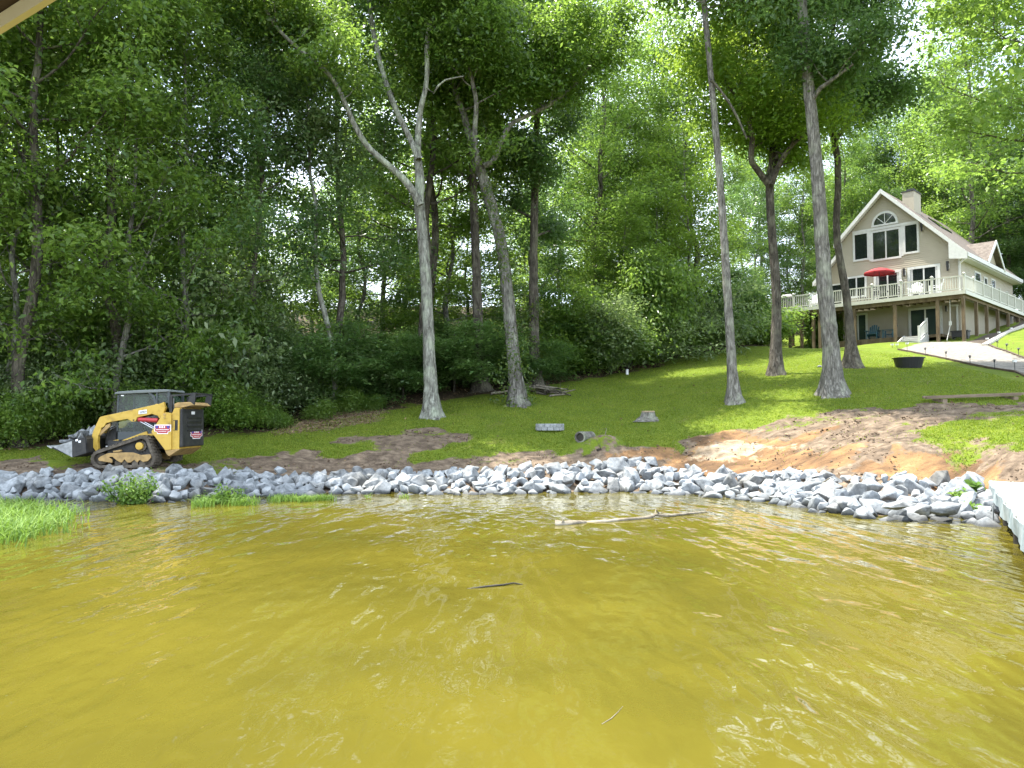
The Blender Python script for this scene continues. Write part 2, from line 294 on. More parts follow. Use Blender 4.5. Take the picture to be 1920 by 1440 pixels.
def ground_mat():
    m, t, b, o = nmat('ground_surface'); L = t.links
    tc = N(t, 'ShaderNodeTexCoord')
    def nz(s, d=5, st=(1, 1, 1)):
        mp = N(t, 'ShaderNodeMapping'); mp.inputs['Scale'].default_value = st; L.new(tc.outputs['Object'], mp.inputs[0])
        n = N(t, 'ShaderNodeTexNoise', i_Scale=s, i_Detail=d, i_Roughness=.65); L.new(mp.outputs[0], n.inputs['Vector']); return n.outputs['Fac']
    def mix(f, a, c):
        x = N(t, 'ShaderNodeMixRGB'); L.new(f, x.inputs[0]); L.new(a, x.inputs[1]); L.new(c, x.inputs[2]); return x.outputs[0]
    def attr(n): return N(t, 'ShaderNodeAttribute', attribute_name=n).outputs['Fac']
    g1 = ramp(t, nz(1.1, 6), [(.3, (.055, .095, .009)), (.5, (.095, .14, .012)), (.72, (.16, .19, .020))])
    g2 = ramp(t, nz(14, 4), [(.3, (.06, .10, .008)), (.7, (.17, .205, .022))])
    x = N(t, 'ShaderNodeMixRGB'); x.inputs[0].default_value = .5; L.new(g1, x.inputs[1]); L.new(g2, x.inputs[2]); grass = x.outputs[0]
    straw = ramp(t, nz(5, 6), [(.3, (.10, .10, .03)), (.7, (.22, .19, .06))])
    fs = ramp(t, nz(.7, 5), [(.60, (0, 0, 0)), (.74, (.7, .7, .7))])
    grass = mix(fs, grass, straw)
    soil = ramp(t, nz(3.2, 8, (1, 1.6, 1)), [(.30, (.055, .040, .028)), (.5, (.135, .10, .070)), (.70, (.24, .185, .13))])
    clay = ramp(t, nz(1.1, 8, (.7, 1.8, 1)), [(.30, (.07, .045, .027)), (.46, (.15, .088, .046)), (.62, (.27, .155, .070)), (.78, (.40, .27, .14))])
    sand = ramp(t, nz(2.2, 8, (1, 1.8, 1)), [(.3, (.16, .115, .07)), (.7, (.42, .33, .23))])
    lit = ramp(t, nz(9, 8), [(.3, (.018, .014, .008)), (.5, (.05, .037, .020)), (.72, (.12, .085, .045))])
    plit = ramp(t, nz(11, 8), [(.35, (.08, .06, .035)), (.7, (.36, .27, .18))])
    rag = N(t, 'ShaderNodeMath', operation='MULTIPLY_ADD'); L.new(nz(4.5, 6), rag.inputs[0]); rag.inputs[1].default_value = 1.6; rag.inputs[2].default_value = -.8
    def rg(a):
        s = N(t, 'ShaderNodeMath', operation='ADD'); L.new(attr(a), s.inputs[0]); L.new(rag.outputs[0], s.inputs[1])
        r = N(t, 'ShaderNodeMapRange'); r.inputs[1].default_value = .35; r.inputs[2].default_value = .6; L.new(s.outputs[0], r.inputs[0])
        q = N(t, 'ShaderNodeMath', operation='MULTIPLY'); L.new(r.outputs[0], q.inputs[0])
        st = N(t, 'ShaderNodeMapRange'); st.inputs[2].default_value = .25; L.new(attr(a), st.inputs[0]); L.new(st.outputs[0], q.inputs[1]); return q.outputs[0]
    dcol = mix(rg('clay'), soil, clay); dcol = mix(rg('sand'), dcol, sand)
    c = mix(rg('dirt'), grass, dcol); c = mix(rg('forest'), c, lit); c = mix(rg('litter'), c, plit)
    L.new(c, b.inputs['Base Color']); b.inputs['Roughness'].default_value = .95; b.inputs['Specular IOR Level'].default_value = .15
    bp = N(t, 'ShaderNodeBump', i_Strength=.9, i_Distance=.06); L.new(nz(9, 6), bp.inputs['Height']); L.new(bp.outputs[0], b.inputs['Normal']); return m
M['ground'] = ground_mat()
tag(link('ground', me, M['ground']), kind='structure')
# ------------------------------------------------------------------ lake water
def water_mat():
    m, t, b, o = nmat('murky_water'); L = t.links
    tc = N(t, 'ShaderNodeTexCoord')
    def nz(s, d, st=(1, 1, 1), rot=0, dist=0):
        mp = N(t, 'ShaderNodeMapping'); mp.inputs['Scale'].default_value = st; mp.inputs['Rotation'].default_value = (0, 0, R(rot)); L.new(tc.outputs['Object'], mp.inputs[0])
        n = N(t, 'ShaderNodeTexNoise', i_Scale=s, i_Detail=d, i_Distortion=dist); L.new(mp.outputs[0], n.inputs['Vector']); return n.outputs['Fac']
    col = ramp(t, nz(.35, 4), [(.3, (.067, .058, .009)), (.5, (.087, .074, .010)), (.72, (.106, .089, .012))])
    L.new(col, b.inputs['Base Color']); b.inputs['Roughness'].default_value = .035; b.inputs['IOR'].default_value = 1.333
    h1 = nz(1.15, 2, (1.5, .42, 1), -7, .2); h2 = nz(3.0, 1.5, (1.5, .62, 1), 10, .35); h3 = nz(8.5, 2, (1.3, .9, 1), -25, .3); gust = nz(.33, 2, (1, .7, 1), 20)
    gr = N(t, 'ShaderNodeMapRange'); gr.inputs[1].default_value = .40; gr.inputs[2].default_value = .64; gr.inputs[3].default_value = .30; gr.inputs[4].default_value = 1.5; L.new(gust, gr.inputs[0])
    def mul(a, c): q_ = N(t, 'ShaderNodeMath', operation='MULTIPLY'); L.new(a, q_.inputs[0]); L.new(c, q_.inputs[1]); return q_.outputs[0]
    b1 = N(t, 'ShaderNodeBump', i_Strength=1, i_Distance=.075); L.new(h1, b1.inputs['Height'])
    b2 = N(t, 'ShaderNodeBump', i_Strength=1, i_Distance=.027); L.new(mul(h2, gr.outputs[0]), b2.inputs['Height']); L.new(b1.outputs[0], b2.inputs['Normal'])
    b3 = N(t, 'ShaderNodeBump', i_Strength=1, i_Distance=.0022); L.new(h3, b3.inputs['Height']); L.new(b2.outputs[0], b3.inputs['Normal'])
    L.new(b3.outputs[0], b.inputs['Normal']); return m
M['water'] = water_mat()
wb = np.array([[-600, -600, 0], [600, -600, 0], [600, 32, 0], [-600, 32, 0]], float)
tag(link('water', np_mesh('water', wb, [[0, 1, 2, 3]]), M['water']), kind='structure')
# ------------------------------------------------------------------ riprap
def rock_mesh(seed, flat=.75):
    r = np.random.default_rng(seed); n = r.integers(12, 22)
    p = r.normal(size=(n, 3)); p /= np.linalg.norm(p, axis=1)[:, None]; p *= (.75+.35*r.random((n, 1)))*np.array([1, .62+.33*r.random(), flat*(.62+.4*r.random())])
    bm = bmesh.new(); vs = [bm.verts.new(q) for q in p]
    bmesh.ops.convex_hull(bm, input=vs); bmesh.ops.delete(bm, geom=[v for v in bm.verts if not v.link_faces], context='VERTS')
    bmesh.ops.dissolve_limit(bm, angle_limit=R(14), verts=bm.verts, edges=bm.edges)
    bmesh.ops.bevel(bm, geom=bm.edges[:], offset=.045, segments=1, affect='EDGES', clamp_overlap=True)
    bmesh.ops.triangulate(bm, faces=bm.faces); bmesh.ops.recalc_face_normals(bm, faces=bm.faces)
    me = bpy.data.meshes.new('rock'); bm.to_mesh(me); bm.free(); me.materials.append(M['rock']); return me
ROCKS = [rock_mesh(100+i, .7+.06*(i % 5)) for i in range(22)]
def mesh_np(me):
    v = np.empty(len(me.vertices)*3, np.float32); me.vertices.foreach_get('co', v)
    f = np.empty(len(me.polygons)*3, np.int32); me.loops.foreach_get('vertex_index', f); return v.reshape(-1, 3), f.reshape(-1, 3)
rk = []
PXS = np.linspace(-420, 1866, 400); SP = np.array([shore_pt(p) for p in PXS]); CR = np.array([crest_pt(p) for p in PXS])
arc = np.concatenate([[0], np.cumsum(np.hypot(*np.diff(SP[:, :2], axis=0).T))])
def at_arc(s, v):
    a = np.array([np.interp(s, arc, SP[:, k]) for k in range(3)]); c = np.array([np.interp(s, arc, CR[:, k]) for k in range(3)])
    return a+(c-a)*v, np.interp(s, arc, PXS)
nrow = 9
for row in range(nrow):
    v = -.06+1.06*row/(nrow-1); s = rng.random()*.3
    while s < arc[-1]:
        r = float(np.clip(rng.lognormal(-1.47, .33), .12, .40)); p, px = at_arc(s, v+rng.normal()*.03)
        wide = np.interp(px, [300, 1300, 1600, 1868], [1, 1.05, 1.12, 1.1]); r *= wide
        lift = .02+.09*math.sin(math.pi*min(1, max(0, v)))+(.05 if row % 2 else 0)
        z = max(tzz(p[0], p[1]), -.1)+lift+rng.normal()*.045
        if row == 0: z = min(z, .06)
        rk.append((p[0]+rng.normal()*.05, p[1], z, r, rng.integers(22), px)); s += r*1.30
for k in range(90):   # loose stones lying on top of the bank
    s = rng.random()*arc[-1]; v = rng.random(); p, px = at_arc(s, v); r = .12+.1*rng.random()
    rk.append((p[0], p[1], tzz(p[0], p[1])+.17+.08*math.sin(math.pi*v), r, rng.integers(22), px))
for px, py, r in ((1128, 866, .22), (1141, 862, .23), (325, 878, .28), (526, 876, .2), (1690, 886, .2), (478, 886, .2), (1088, 868, .2)):
    p = crest_pt(px); q = atY(px, py+4, p[1]-.15); rk.append((q[0], q[1], q[2]-.02, r, rng.integers(22), px))
rk = [q for q in rk if q[5] > -60 or rng.random() < .9]
score = [(-(q[3]/q[1])*(1 if -15 < q[5] < 1875 else .01)*(1.3 if q[2] > .12 else 1.), i) for i, q in enumerate(rk)]
score.sort(); solo = set(i for _, i in score[:288]); rest_v, rest_f, off = [], [], 0
for i, (x, y, z, r, k, px) in enumerate(rk):
    rot = Matrix.Rotation(rng.random()*6.28, 4, 'Z') @ Matrix.Rotation(rng.normal()*.45, 4, 'X') @ Matrix.Rotation(rng.normal()*.45, 4, 'Y')
    if i in solo:
        o = link('rock', ROCKS[k], None, None, (x, y, z)); o.rotation_euler = rot.to_euler(); o.scale = (r, r, r)
        vv_ = (z-.0)/.75; hgt = 'at the waterline' if z < .16 else 'halfway up the bank' if z < .48 else 'near the top of the bank'
        seg = [b for a, b in ((60, 'at the far left end'), (330, 'below the loader'), (640, 'between the loader and the forked tree'), (880, 'below the forked tree'), (1060, 'below the leaning tree'), (1260, 'below the hollow log and the stump'), (1480, 'below the pale sandy patch'), (1680, 'below the thick tree'), (9999, 'beside the dock')) if px < a][0]
        tag(o, 'grey riprap stone '+hgt+' '+seg, 'rock', 'riprap stones along the shoreline')
    else:
        vv, ff = mesh_np(ROCKS[k]); mm = np.array(rot.to_3x3()); rest_v.append(vv@mm.T*r+np.array([x, y, z])); rest_f.append(ff+off); off += len(vv)
tag(link('riprap_fill', np_mesh('riprap_fill', np.concatenate(rest_v), np.concatenate(rest_f)), M['rock']), 'smaller grey stones filling the riprap bank', 'rocks', kind='stuff')
def solo_rock(px, py, Y, sc, seed, label, rz=0, rx=0, z=None):
    p = atY(px, py, Y); me = rock_mesh(seed, .8); o = link('rock', me, None, None, p); o.scale = sc; o.rotation_euler = (rx, 0, rz)
    tag(o, label, 'rock'); return o
solo_rock(1770, 955, 15.0, (.50, .34, .24), 901, 'largest pale boulder low in the bank just left of the dock', .1)
solo_rock(1732, 956, 14.9, (.30, .22, .18), 902, 'rounded pale boulder left of the largest boulder at the waterline', .3)
solo_rock(1686, 948, 15.1, (.38, .22, .16), 903, 'long striped boulder slanting at the waterline, two stones left of the largest', -.2, .2)
solo_rock(283, 912, 19.5, (.38, .25, .20), 904, 'bright white boulder halfway up the bank right of the leafy water plant', .4)
solo_rock(308, 934, 19.0, (.42, .2, .15), 905, 'bright flat white boulder at the waterline below the loader', -.3)
# ------------------------------------------------------------------ trees
def smooth_path(pts, rad, step=.45, wob=.03, r=None):
    P = np.array(pts, float); d = np.concatenate([[0], np.cumsum(np.linalg.norm(np.diff(P, axis=0), axis=1))])
    n = max(3, int(d[-1]/step)+1); t = np.linspace(0, d[-1], n)
    # Catmull-Rom through the points
    out = []
    for q in t:
        i = min(len(P)-2, max(0, np.searchsorted(d, q, side='right')-1)); u = (q-d[i])/(d[i+1]-d[i]+1e-9)
        p0 = P[max(0, i-1)]; p1 = P[i]; p2 = P[i+1]; p3 = P[min(len(P)-1, i+2)]
        out.append(.5*((2*p1)+(-p0+p2)*u+(2*p0-5*p1+4*p2-p3)*u*u+(-p0+3*p1-3*p2+p3)*u**3))
    out = np.array(out); rr = np.interp(t, d, rad)
    if r is not None and wob: out[1:-1, :] += r.normal(size=(n-2, 3))*wob*np.minimum(1, rr[1:-1, None]*4)
    return out, rr
class TB:
    def __init__(s, seed): s.V = []; s.F = []; s.n = 0; s.r = np.random.default_rng(seed); s.C = []
    def tube(s, path, rad, sides=8, flare=0, knob=.06):
        P = np.asarray(path); n = len(P); T = np.gradient(P, axis=0); T /= np.linalg.norm(T, axis=1)[:, None]+1e-9
        ref = np.array([1, 0, 0.]) if abs(T[0][0]) < .9 else np.array([0, 1, 0.]); X = np.cross(T, ref); X /= np.linalg.norm(X, axis=1)[:, None]+1e-9; Y = np.cross(T, X)
        a = np.arange(sides)*2*math.pi/sides; rr = np.asarray(rad)[:, None]*(1+s.r.normal(size=(n, sides))*knob)
        if flare:
            h = np.linalg.norm(P-P[0], axis=1); k = np.exp(-h/(flare*1.1))
            rr = rr*(1+k[:, None]*(.65+.6*np.cos(a*3+s.r.random()*6)[None]**2+.25*np.cos(a*5+1)[None]))
        v = P[:, None]+X[:, None]*(np.cos(a)[None, :, None]*rr[:, :, None])+Y[:, None]*(np.sin(a)[None, :, None]*rr[:, :, None])
        s.V.append(v.reshape(-1, 3)); i = np.arange(n-1)[:, None]*sides; j = np.arange(sides)[None]; k = (j+1) % sides
        s.F.append((s.n+np.stack([i+j, i+k, i+sides+k, i+sides+j], -1)).reshape(-1, 4)); s.n += n*sides
    def limb(s, p0, d, L, r0, depth=0, up=.25, curl=.16, leafy=1, cs=.7):
        n = max(4, int(L/.45)); P = [np.array(p0, float)]; d = np.array(d, float); d /= np.linalg.norm(d)
        for i in range(n):
            d = d+s.r.normal(size=3)*curl+np.array([0, 0, up*.25]); d /= np.linalg.norm(d); P.append(P[-1]+d*L/n)
        P = np.array(P); rr = r0*(1-np.linspace(0, 1, n+1)**1.1*.85); s.tube(P, rr, 5 if r0 < .07 else 6, knob=.03)
        for i in range(1, n+1):
            f = i/n
            if f > .3 and depth < 2:
                for _ in range(2 if depth == 0 else 1):
                    dd = np.cross(d, s.r.normal(size=3)); dd /= np.linalg.norm(dd)+1e-9; dd = dd*.85+(P[i]-P[i-1])/(np.linalg.norm(P[i]-P[i-1])+1e-9)*.6+np.array([0, 0, .12])
                    if depth == 0: s.limb(P[i], dd, L*(.22+.26*s.r.random())*(1.1-.4*f), max(.012, r0*.35*(1-f*.5)), 1, up*.5, curl, leafy, cs)
            if f > .35 or depth: s.C.append((*P[i], cs*(.75+.5*s.r.random()), leafy))
        s.C.append((*P[-1], cs, leafy))
    def wood(s, name, mat):
        me = np_mesh(name, np.concatenate(s.V), np.concatenate(s.F), True); me.materials.append(mat); return me
def leaves(name, C, seed, per=80, size=.16, mat=None, flat=.55, upb=.8, shape=.52, keep=1):
    """leaf clusters: diamonds folded out of plane, grouped in small drooping sprays"""
    r = np.random.default_rng(seed); C = np.asarray(C, float); C = C[r.random(len(C)) < keep]; per_c = np.maximum(1, (per*C[:, 4]*(C[:, 3]/.7)**2)).astype(int)
    idx = np.repeat(np.arange(len(C)), per_c); n = len(idx)
    d = r.normal(size=(n, 3))*.62; d[:, 2] *= flat; ax = r.normal(size=(len(C), 3)); ax[:, 2] *= .3; ax /= np.linalg.norm(ax, axis=1)[:, None]; d += ax[idx]*r.normal(size=(n, 1))*.55
    p = C[idx, :3]+d*C[idx, 3][:, None]
    p[:, 2] -= .12*(d[:, 0]**2+d[:, 1]**2)*C[idx, 3]
    nrm = r.normal(size=(n, 3))+np.array([0, 0, upb*1.5])+d*.7; nrm /= np.linalg.norm(nrm, axis=1)[:, None]
    a = np.cross(nrm, r.normal(size=(n, 3))); a /= np.linalg.norm(a, axis=1)[:, None]; b = np.cross(nrm, a)
    L = (size*(.5+1.05*r.random(n)**1.6))[:, None]; W = L*shape
    droop = np.array([0, 0, -1.])*L*.18
    V = np.stack([p-a*L*.5, p+b*W*.5+a*L*.02, p+a*L*.5+droop, p-b*W*.5+a*L*.02], 1).reshape(-1, 3)
    F = np.arange(n*4).reshape(-1, 4); me = np_mesh(name, V, F, False); me.materials.append(mat or M['leaf']); return me
def gen_tree(seed, H=20, r0=.2, start=2., spread=3.4, nl=30, per=80, size=.17, mat=None, bark=None, lean=.6, top=.8, cs=.75, cone=.7, upb=.8, keep=.28):
    t = TB(seed); r = t.r; ang = r.random()*6.28
    P = [(0, 0, -.3)]+[(lean*math.cos(ang)*(z/H)**1.4+r.normal()*.12, lean*math.sin(ang)*(z/H)**1.4+r.normal()*.12, z) for z in np.linspace(H*.12, H, 9)]
    path, rad = smooth_path(P, [r0*1.15]+[r0*(1-.88*k) for k in np.linspace(.02, 1, 9)], .6, .03, r); t.tube(path, rad, 9, flare=.35)
    for i in range(nl):
        f = (i+r.random())/nl; z = start+(H*.97-start)*f; k = np.argmin(abs(path[:, 2]-z)); a = i*2.4+r.random()*.9
        prof = (math.sin(math.pi*min(1, .16+.80*f**cone)))**.7; L = spread*(.45+.65*prof)*(.75+.45*r.random())
        el = .15+.75*f; t.limb(path[k], (math.cos(a)*math.cos(el), math.sin(a)*math.cos(el), math.sin(el)), L, max(.022, rad[k]*.42), 0, .3, .15, 1, cs)
    t.C.append((*path[-1], cs, 1))
    return t.wood('trunk', bark or M['bark_brown']), leaves('crown', t.C, seed+1, per, size, mat, upb=upb, keep=keep)
def tree_obj(name, tr, cr, loc, rz=0, sc=(1, 1, 1), label=None, cat='tree', group=None, kids=('trunk', 'crown')):
    e = empty(name, loc, rz); e.scale = sc
    if tr: link(kids[0], tr, None, e)
    if cr: link(kids[1], cr, None, e)
    tag(e, label, cat, group); return e
# ---- individual trees traced along their real stems
def stem_world(pts, Y, dY=0):
    """pts: (px,py,width_px); returns points and radii at depth Y (+dY towards the tip)"""
    P, Rr = [], []
    for i, (x, y, wpx) in enumerate(pts):
        yy = Y+dY*i/max(1, len(pts)-1); P.append(atY(x, y, yy)); Rr.append(wpx/FPX*yy/2)
    return P, Rr
def own_tree(name, label, base, Y, stems, seed, bark, mat, limbs=(), per=85, size=.17, crown_extra=(), ivy=None, cs=.75, flare=.5):
    t = TB(seed); zb = tzz(*atY(base[0], base[1], Y)[:2]); b = np.array([atY(base[0], base[1], Y)[0], Y, zb])
    for si, (pts, dY) in enumerate(stems):
        P, Rr = stem_world(pts, Y, dY)
        if si == 0: P[0] = np.array([P[0][0], P[0][1], zb-.25])
        path, rad = smooth_path([p-b for p in P], Rr, .3, .008, t.r); t.tube(path, rad, 14 if rad[0] > .12 else 8, flare=flare if si == 0 else 0, knob=.02)
        t.last = path
        for (f0, f1, n, L, leafy) in [l[1:] for l in limbs if l[0] == si]:
            for i in range(n):
                f = f0+(f1-f0)*(i+t.r.random())/n; k = min(len(path)-1, int(f*(len(path)-1))); a = i*2.4+t.r.random()
                t.limb(path[k], (math.cos(a), math.sin(a), .45+.4*f), L*(.7+.5*t.r.random()), max(.02, rad[k]*.4), 0, .2, .15, leafy, cs)
    for (x, y, Yc, rad_, k) in crown_extra:
        c = atY(x, y, Yc)-b
        for _ in range(k): t.C.append((*(c+t.r.normal(size=3)*rad_*np.array([1, 1, .7])), cs, 1))
    e = tree_obj(name, t.wood('trunk', bark), leaves('crown', t.C, seed+5, per, size, mat, keep=.6) if t.C else None, b, 0, (1, 1, 1), label)
    return e, b
def ivy_on(pts, Y, w, n, seed, label, mat=None, size=.13):
    P, Rr = stem_world(pts, Y); path, rad = smooth_path(P, Rr, .15); r = np.random.default_rng(seed); C = []
    b = path[0].copy()
    for i in range(n):
        k = r.integers(len(path)); a = r.random()*6.28; q = path[k]-b+np.array([math.cos(a), math.sin(a), 0])*(rad[k]+.03+abs(r.normal())*w*.5); C.append((*q, .16+.12*r.random(), 1))
    st = TB(seed); pp = path-b; off = np.array([1, -.6, 0])*(rad.mean()*.9); st.tube(pp+off, np.full(len(pp), .012), 5)
    e = empty('ivy_vine', b); link('stem', st.wood('stem', M['bark_brown']), None, e); link('foliage', leaves('foliage', C, seed, 260, size, mat or M['ivy'], flat=1, upb=.2), None, e)
    tag(e, label, 'ivy'); return e
# T1: pale forked tree
own_tree('forked_tree', 'pale lichened tree forking into three tall limbs, on the lawn edge left of centre', (811, 779), 29.3,
    [([(811, 779, 31), (808, 740, 26), (804, 640, 22), (799, 540, 21), (793, 450, 20), (786, 385, 20), (787, 330, 17), (783, 290, 14), (787, 215, 11), (800, 150, 9), (803, 60, 9), (828, -10, 8), (850, -120, 5)], 1.2),
     ([(788, 385, 16), (765, 345, 14), (728, 310, 12), (690, 275, 11), (665, 235, 10), (650, 200, 9), (625, 150, 8), (590, 115, 8), (545, 78, 7), (505, 30, 6), (480, -60, 4)], -1.5),
     ([(785, 300, 13), (768, 258, 11), (742, 205, 11), (722, 150, 10), (705, 85, 9), (694, 20, 9), (690, -60, 7), (684, -160, 4)], 2.5),
     ([(800, 165, 5), (812, 175, 4), (830, 152, 4), (870, 143, 2)], 0)], 11, M['bark_pale'], M['leaf'],
    limbs=[(0, .78, 1, 9, 2.6, 1), (1, .72, 1, 8, 2.4, 1), (2, .62, 1, 9, 2.6, 1), (1, .45, .6, 3, 1.4, .6)])
# T2: leaning tree with ivy
T2 = [(972, 757, 30), (966, 700, 25), (958, 620, 24), (950, 540, 24), (938, 450, 22), (922, 390, 21), (906, 335, 21), (893, 300, 20)]
own_tree('leaning_tree', 'leaning grey tree with loose bark beside the brush pile', (970, 757), 31.6,
    [(T2+[(880, 255, 14), (868, 210, 12), (850, 160, 10), (838, 90, 8), (826, 20, 7), (820, -80, 5)], 1.5),
     ([(905, 312, 11), (925, 300, 11), (941, 262, 10), (960, 232, 9), (1000, 212, 8), (1040, 190, 7), (1085, 150, 5), (1130, 90, 4)], 1.5),
     ([(896, 310, 12), (890, 250, 10), (893, 190, 9), (880, 120, 7), (885, 20, 5)], -1)], 12, M['bark_grey'], M['leaf'],
    limbs=[(0, .62, 1, 12, 3.0, 1), (1, .45, 1, 9, 2.6, 1), (2, .4, 1, 9, 2.8, 1)])
# T3: slim tree
own_tree('slim_tree', 'slim straight grey tree on the lawn, nearest to the wood', (1378, 754), 28.4,
    [([(1378, 754, 26), (1373, 700, 18), (1367, 600, 16), (1361, 500, 15), (1355, 410, 14), (1347, 300, 13), (1338, 200, 12), (1330, 110, 11), (1322, 30, 11), (1316, -60, 9), (1312, -220, 5)], .5),
     ([(1333, 150, 6), (1355, 175, 5), (1380, 215, 5), (1400, 260, 3)], 1)], 13, M['bark_grey'], M['leaf'],
    limbs=[(0, .74, 1, 16, 2.9, 1)])
# T4: dark multi-branched tree
own_tree('branching_tree', 'brown tree branching low, second from the left on the lawn', (1456, 706), 32.4,
    [([(1456, 706, 26), (1455, 650, 20), (1456, 560, 17), (1450, 470, 16), (1445, 400, 15), (1443, 335, 16), (1449, 300, 14), (1448, 240, 13), (1440, 200, 11), (1430, 150, 11), (1420, 100, 9), (1406, 40, 7), (1396, -60, 5)], 1),
     ([(1441, 345, 13), (1420, 318, 12), (1409, 300, 11), (1410, 255, 10), (1400, 215, 8), (1380, 180, 7), (1352, 140, 6), (1330, 100, 4)], -1.5),
     ([(1447, 345, 11), (1460, 310, 10), (1475, 285, 9), (1496, 262, 7), (1530, 240, 5)], -1), ([(1456, 300, 8), (1462, 250, 7), (1466, 150, 6), (1464, 30, 4)], 1.5),
     ([(1464, 255, 5), (1478, 215, 5), (1500, 190, 4), (1530, 160, 3)], 2)], 14, M['bark_brown'], M['leaf_sun_tint'],
    limbs=[(0, .56, 1, 12, 2.8, 1), (1, .3, 1, 9, 2.4, 1), (2, .3, 1, 6, 2.2, 1), (3, .3, 1, 6, 2.0, 1)])
# T5: thick nearest tree
own_tree('thick_tree', 'thickest grey tree, nearest to the water on the lawn', (1563, 738), 27.9,
    [([(1563, 738, 42), (1560, 690, 32), (1555, 620, 29), (1546, 540, 28), (1541, 450, 26), (1534, 350, 24), (1525, 250, 22), (1517, 170, 21), (1510, 90, 20), (1504, 10, 18), (1500, -90, 17), (1492, -260, 10)], 0),
     ([(1520, 196, 10), (1535, 168, 9), (1560, 150, 7), (1600, 120, 5)], -1)], 15, M['bark_grey'], M['leaf_dark'],
    limbs=[(0, .74, 1, 18, 4.2, 1), (1, .5, 1, 4, 1.8, 1)], crown_extra=[(1600, -60, 26, 2.0, 60), (1430, -40, 27, 1.8, 50)])
# T6
own_tree('curved_tree', 'brown curved tree directly before the house deck', (1598, 690), 33.6,
    [([(1598, 690, 30), (1595, 640, 18), (1590, 580, 15), (1581, 520, 14), (1572, 470, 13), (1568, 420, 13), (1571, 360, 12), (1570, 300, 12), (1562, 240, 12), (1566, 170, 11), (1560, 90, 9), (1566, 0, 7), (1570, -120, 4)], 1),
     ([(1566, 265, 8), (1590, 230, 7), (1625, 200, 6), (1680, 180, 4)], 0)], 16, M['bark_brown'], M['leaf_dark'],
    limbs=[(0, .62, 1, 15, 3.4, 1), (1, .3, 1, 7, 2.4, 1)])
# T7 dark trunks in the wood edge
own_tree('dark_trunk_tree', 'brown trunk at the wood edge between the forked and leaning trees', (903, 733), 34.5,
    [([(903, 733, 30), (900, 680, 21), (896, 600, 19), (893, 500, 17), (889, 400, 16), (885, 300, 14), (878, 200, 12), (870, 60, 9), (866, -80, 6)], 1)], 17, M['bark_brown'], M['leaf'], limbs=[(0, .45, 1, 16, 3.4, 1)])
own_tree('ivied_dark_tree', 'dark trunk just right of the leaning tree', (1003, 722), 36,
    [([(1003, 722, 26), (1001, 640, 20), (1000, 540, 17), (1002, 400, 15), (1006, 250, 12), (1010, 80, 9), (1010, -60, 5)], 1)], 18, M['bark_brown'], M['leaf_dark'], limbs=[(0, .35, 1, 18, 3.4, 1)])
own_tree('old_tree', 'grey trunk with a low side limb in the left wood', (106, 640), 30,
    [([(106, 700, 20), (106, 600, 17), (102, 520, 16), (98, 455, 16), (88, 410, 12), (70, 340, 11), (60, 270, 10), (52, 200, 9), (45, 80, 6)], 0),
     ([(100, 450, 9), (112, 405, 8), (108, 330, 7), (108, 260, 6), (100, 190, 4)], -.5), ([(104, 590, 10), (80, 540, 9), (55, 505, 8), (28, 480, 7), (-10, 465, 5)], -.5), ([(112, 408, 4), (138, 388, 3), (168, 380, 2)], -.5)], 19, M['bark_grey'], M['leaf'],
    limbs=[(0, .8, 1, 8, 2.4, 1)])
own_tree('far_grey_tree', 'tall grey tree seen through the gap in the left wood', (455, 700), 37,
    [([(455, 720, 24), (457, 600, 22), (460, 500, 21), (462, 400, 21), (474, 320, 15), (486, 260, 14), (488, 180, 12), (486, 100, 9), (484, 0, 6)], 0),
     ([(464, 400, 12), (482, 350, 10), (489, 290, 9), (478, 240, 6)], 1), ([(486, 240, 6), (510, 200, 5), (525, 170, 3)], 0)], 20, M['bark_grey'], M['leaf'], limbs=[(0, .72, 1, 10, 2.4, 1)])
T10 = [(629, 756, 12), (627, 700, 11), (622, 650, 11), (612, 600, 10), (601, 560, 9), (593, 510, 8)]
own_tree('thin_tree', 'thin crooked tree with ivy round its foot', (629, 757), 30.5,
    [(T10+[(591, 440, 8), (594, 390, 7), (582, 330, 6), (580, 260, 5), (577, 190, 4), (574, 110, 3)], 0), ([(590, 530, 4), (575, 500, 3), (566, 465, 3), (558, 452, 2)], 0)], 21, M['bark_pale'], M['leaf_pale_sun_tint'], limbs=[(0, .62, 1, 8, 1.7, .8)], flare=.2)
ivy_on(T2[:7], 31.45, .55, 95, 41, 'yellow-green ivy climbing the leaning tree')
ivy_on([(1003, 720, 26), (1001, 640, 20), (1000, 540, 17)], 35.9, .35, 40, 42, 'pale ivy strands on the dark trunk right of the leaning tree')
ivy_on([(627, 735, 12), (622, 650, 11), (612, 610, 10)], 30.4, .35, 30, 43, 'green ivy wrapping the foot of the thin crooked tree', M['leaf'])
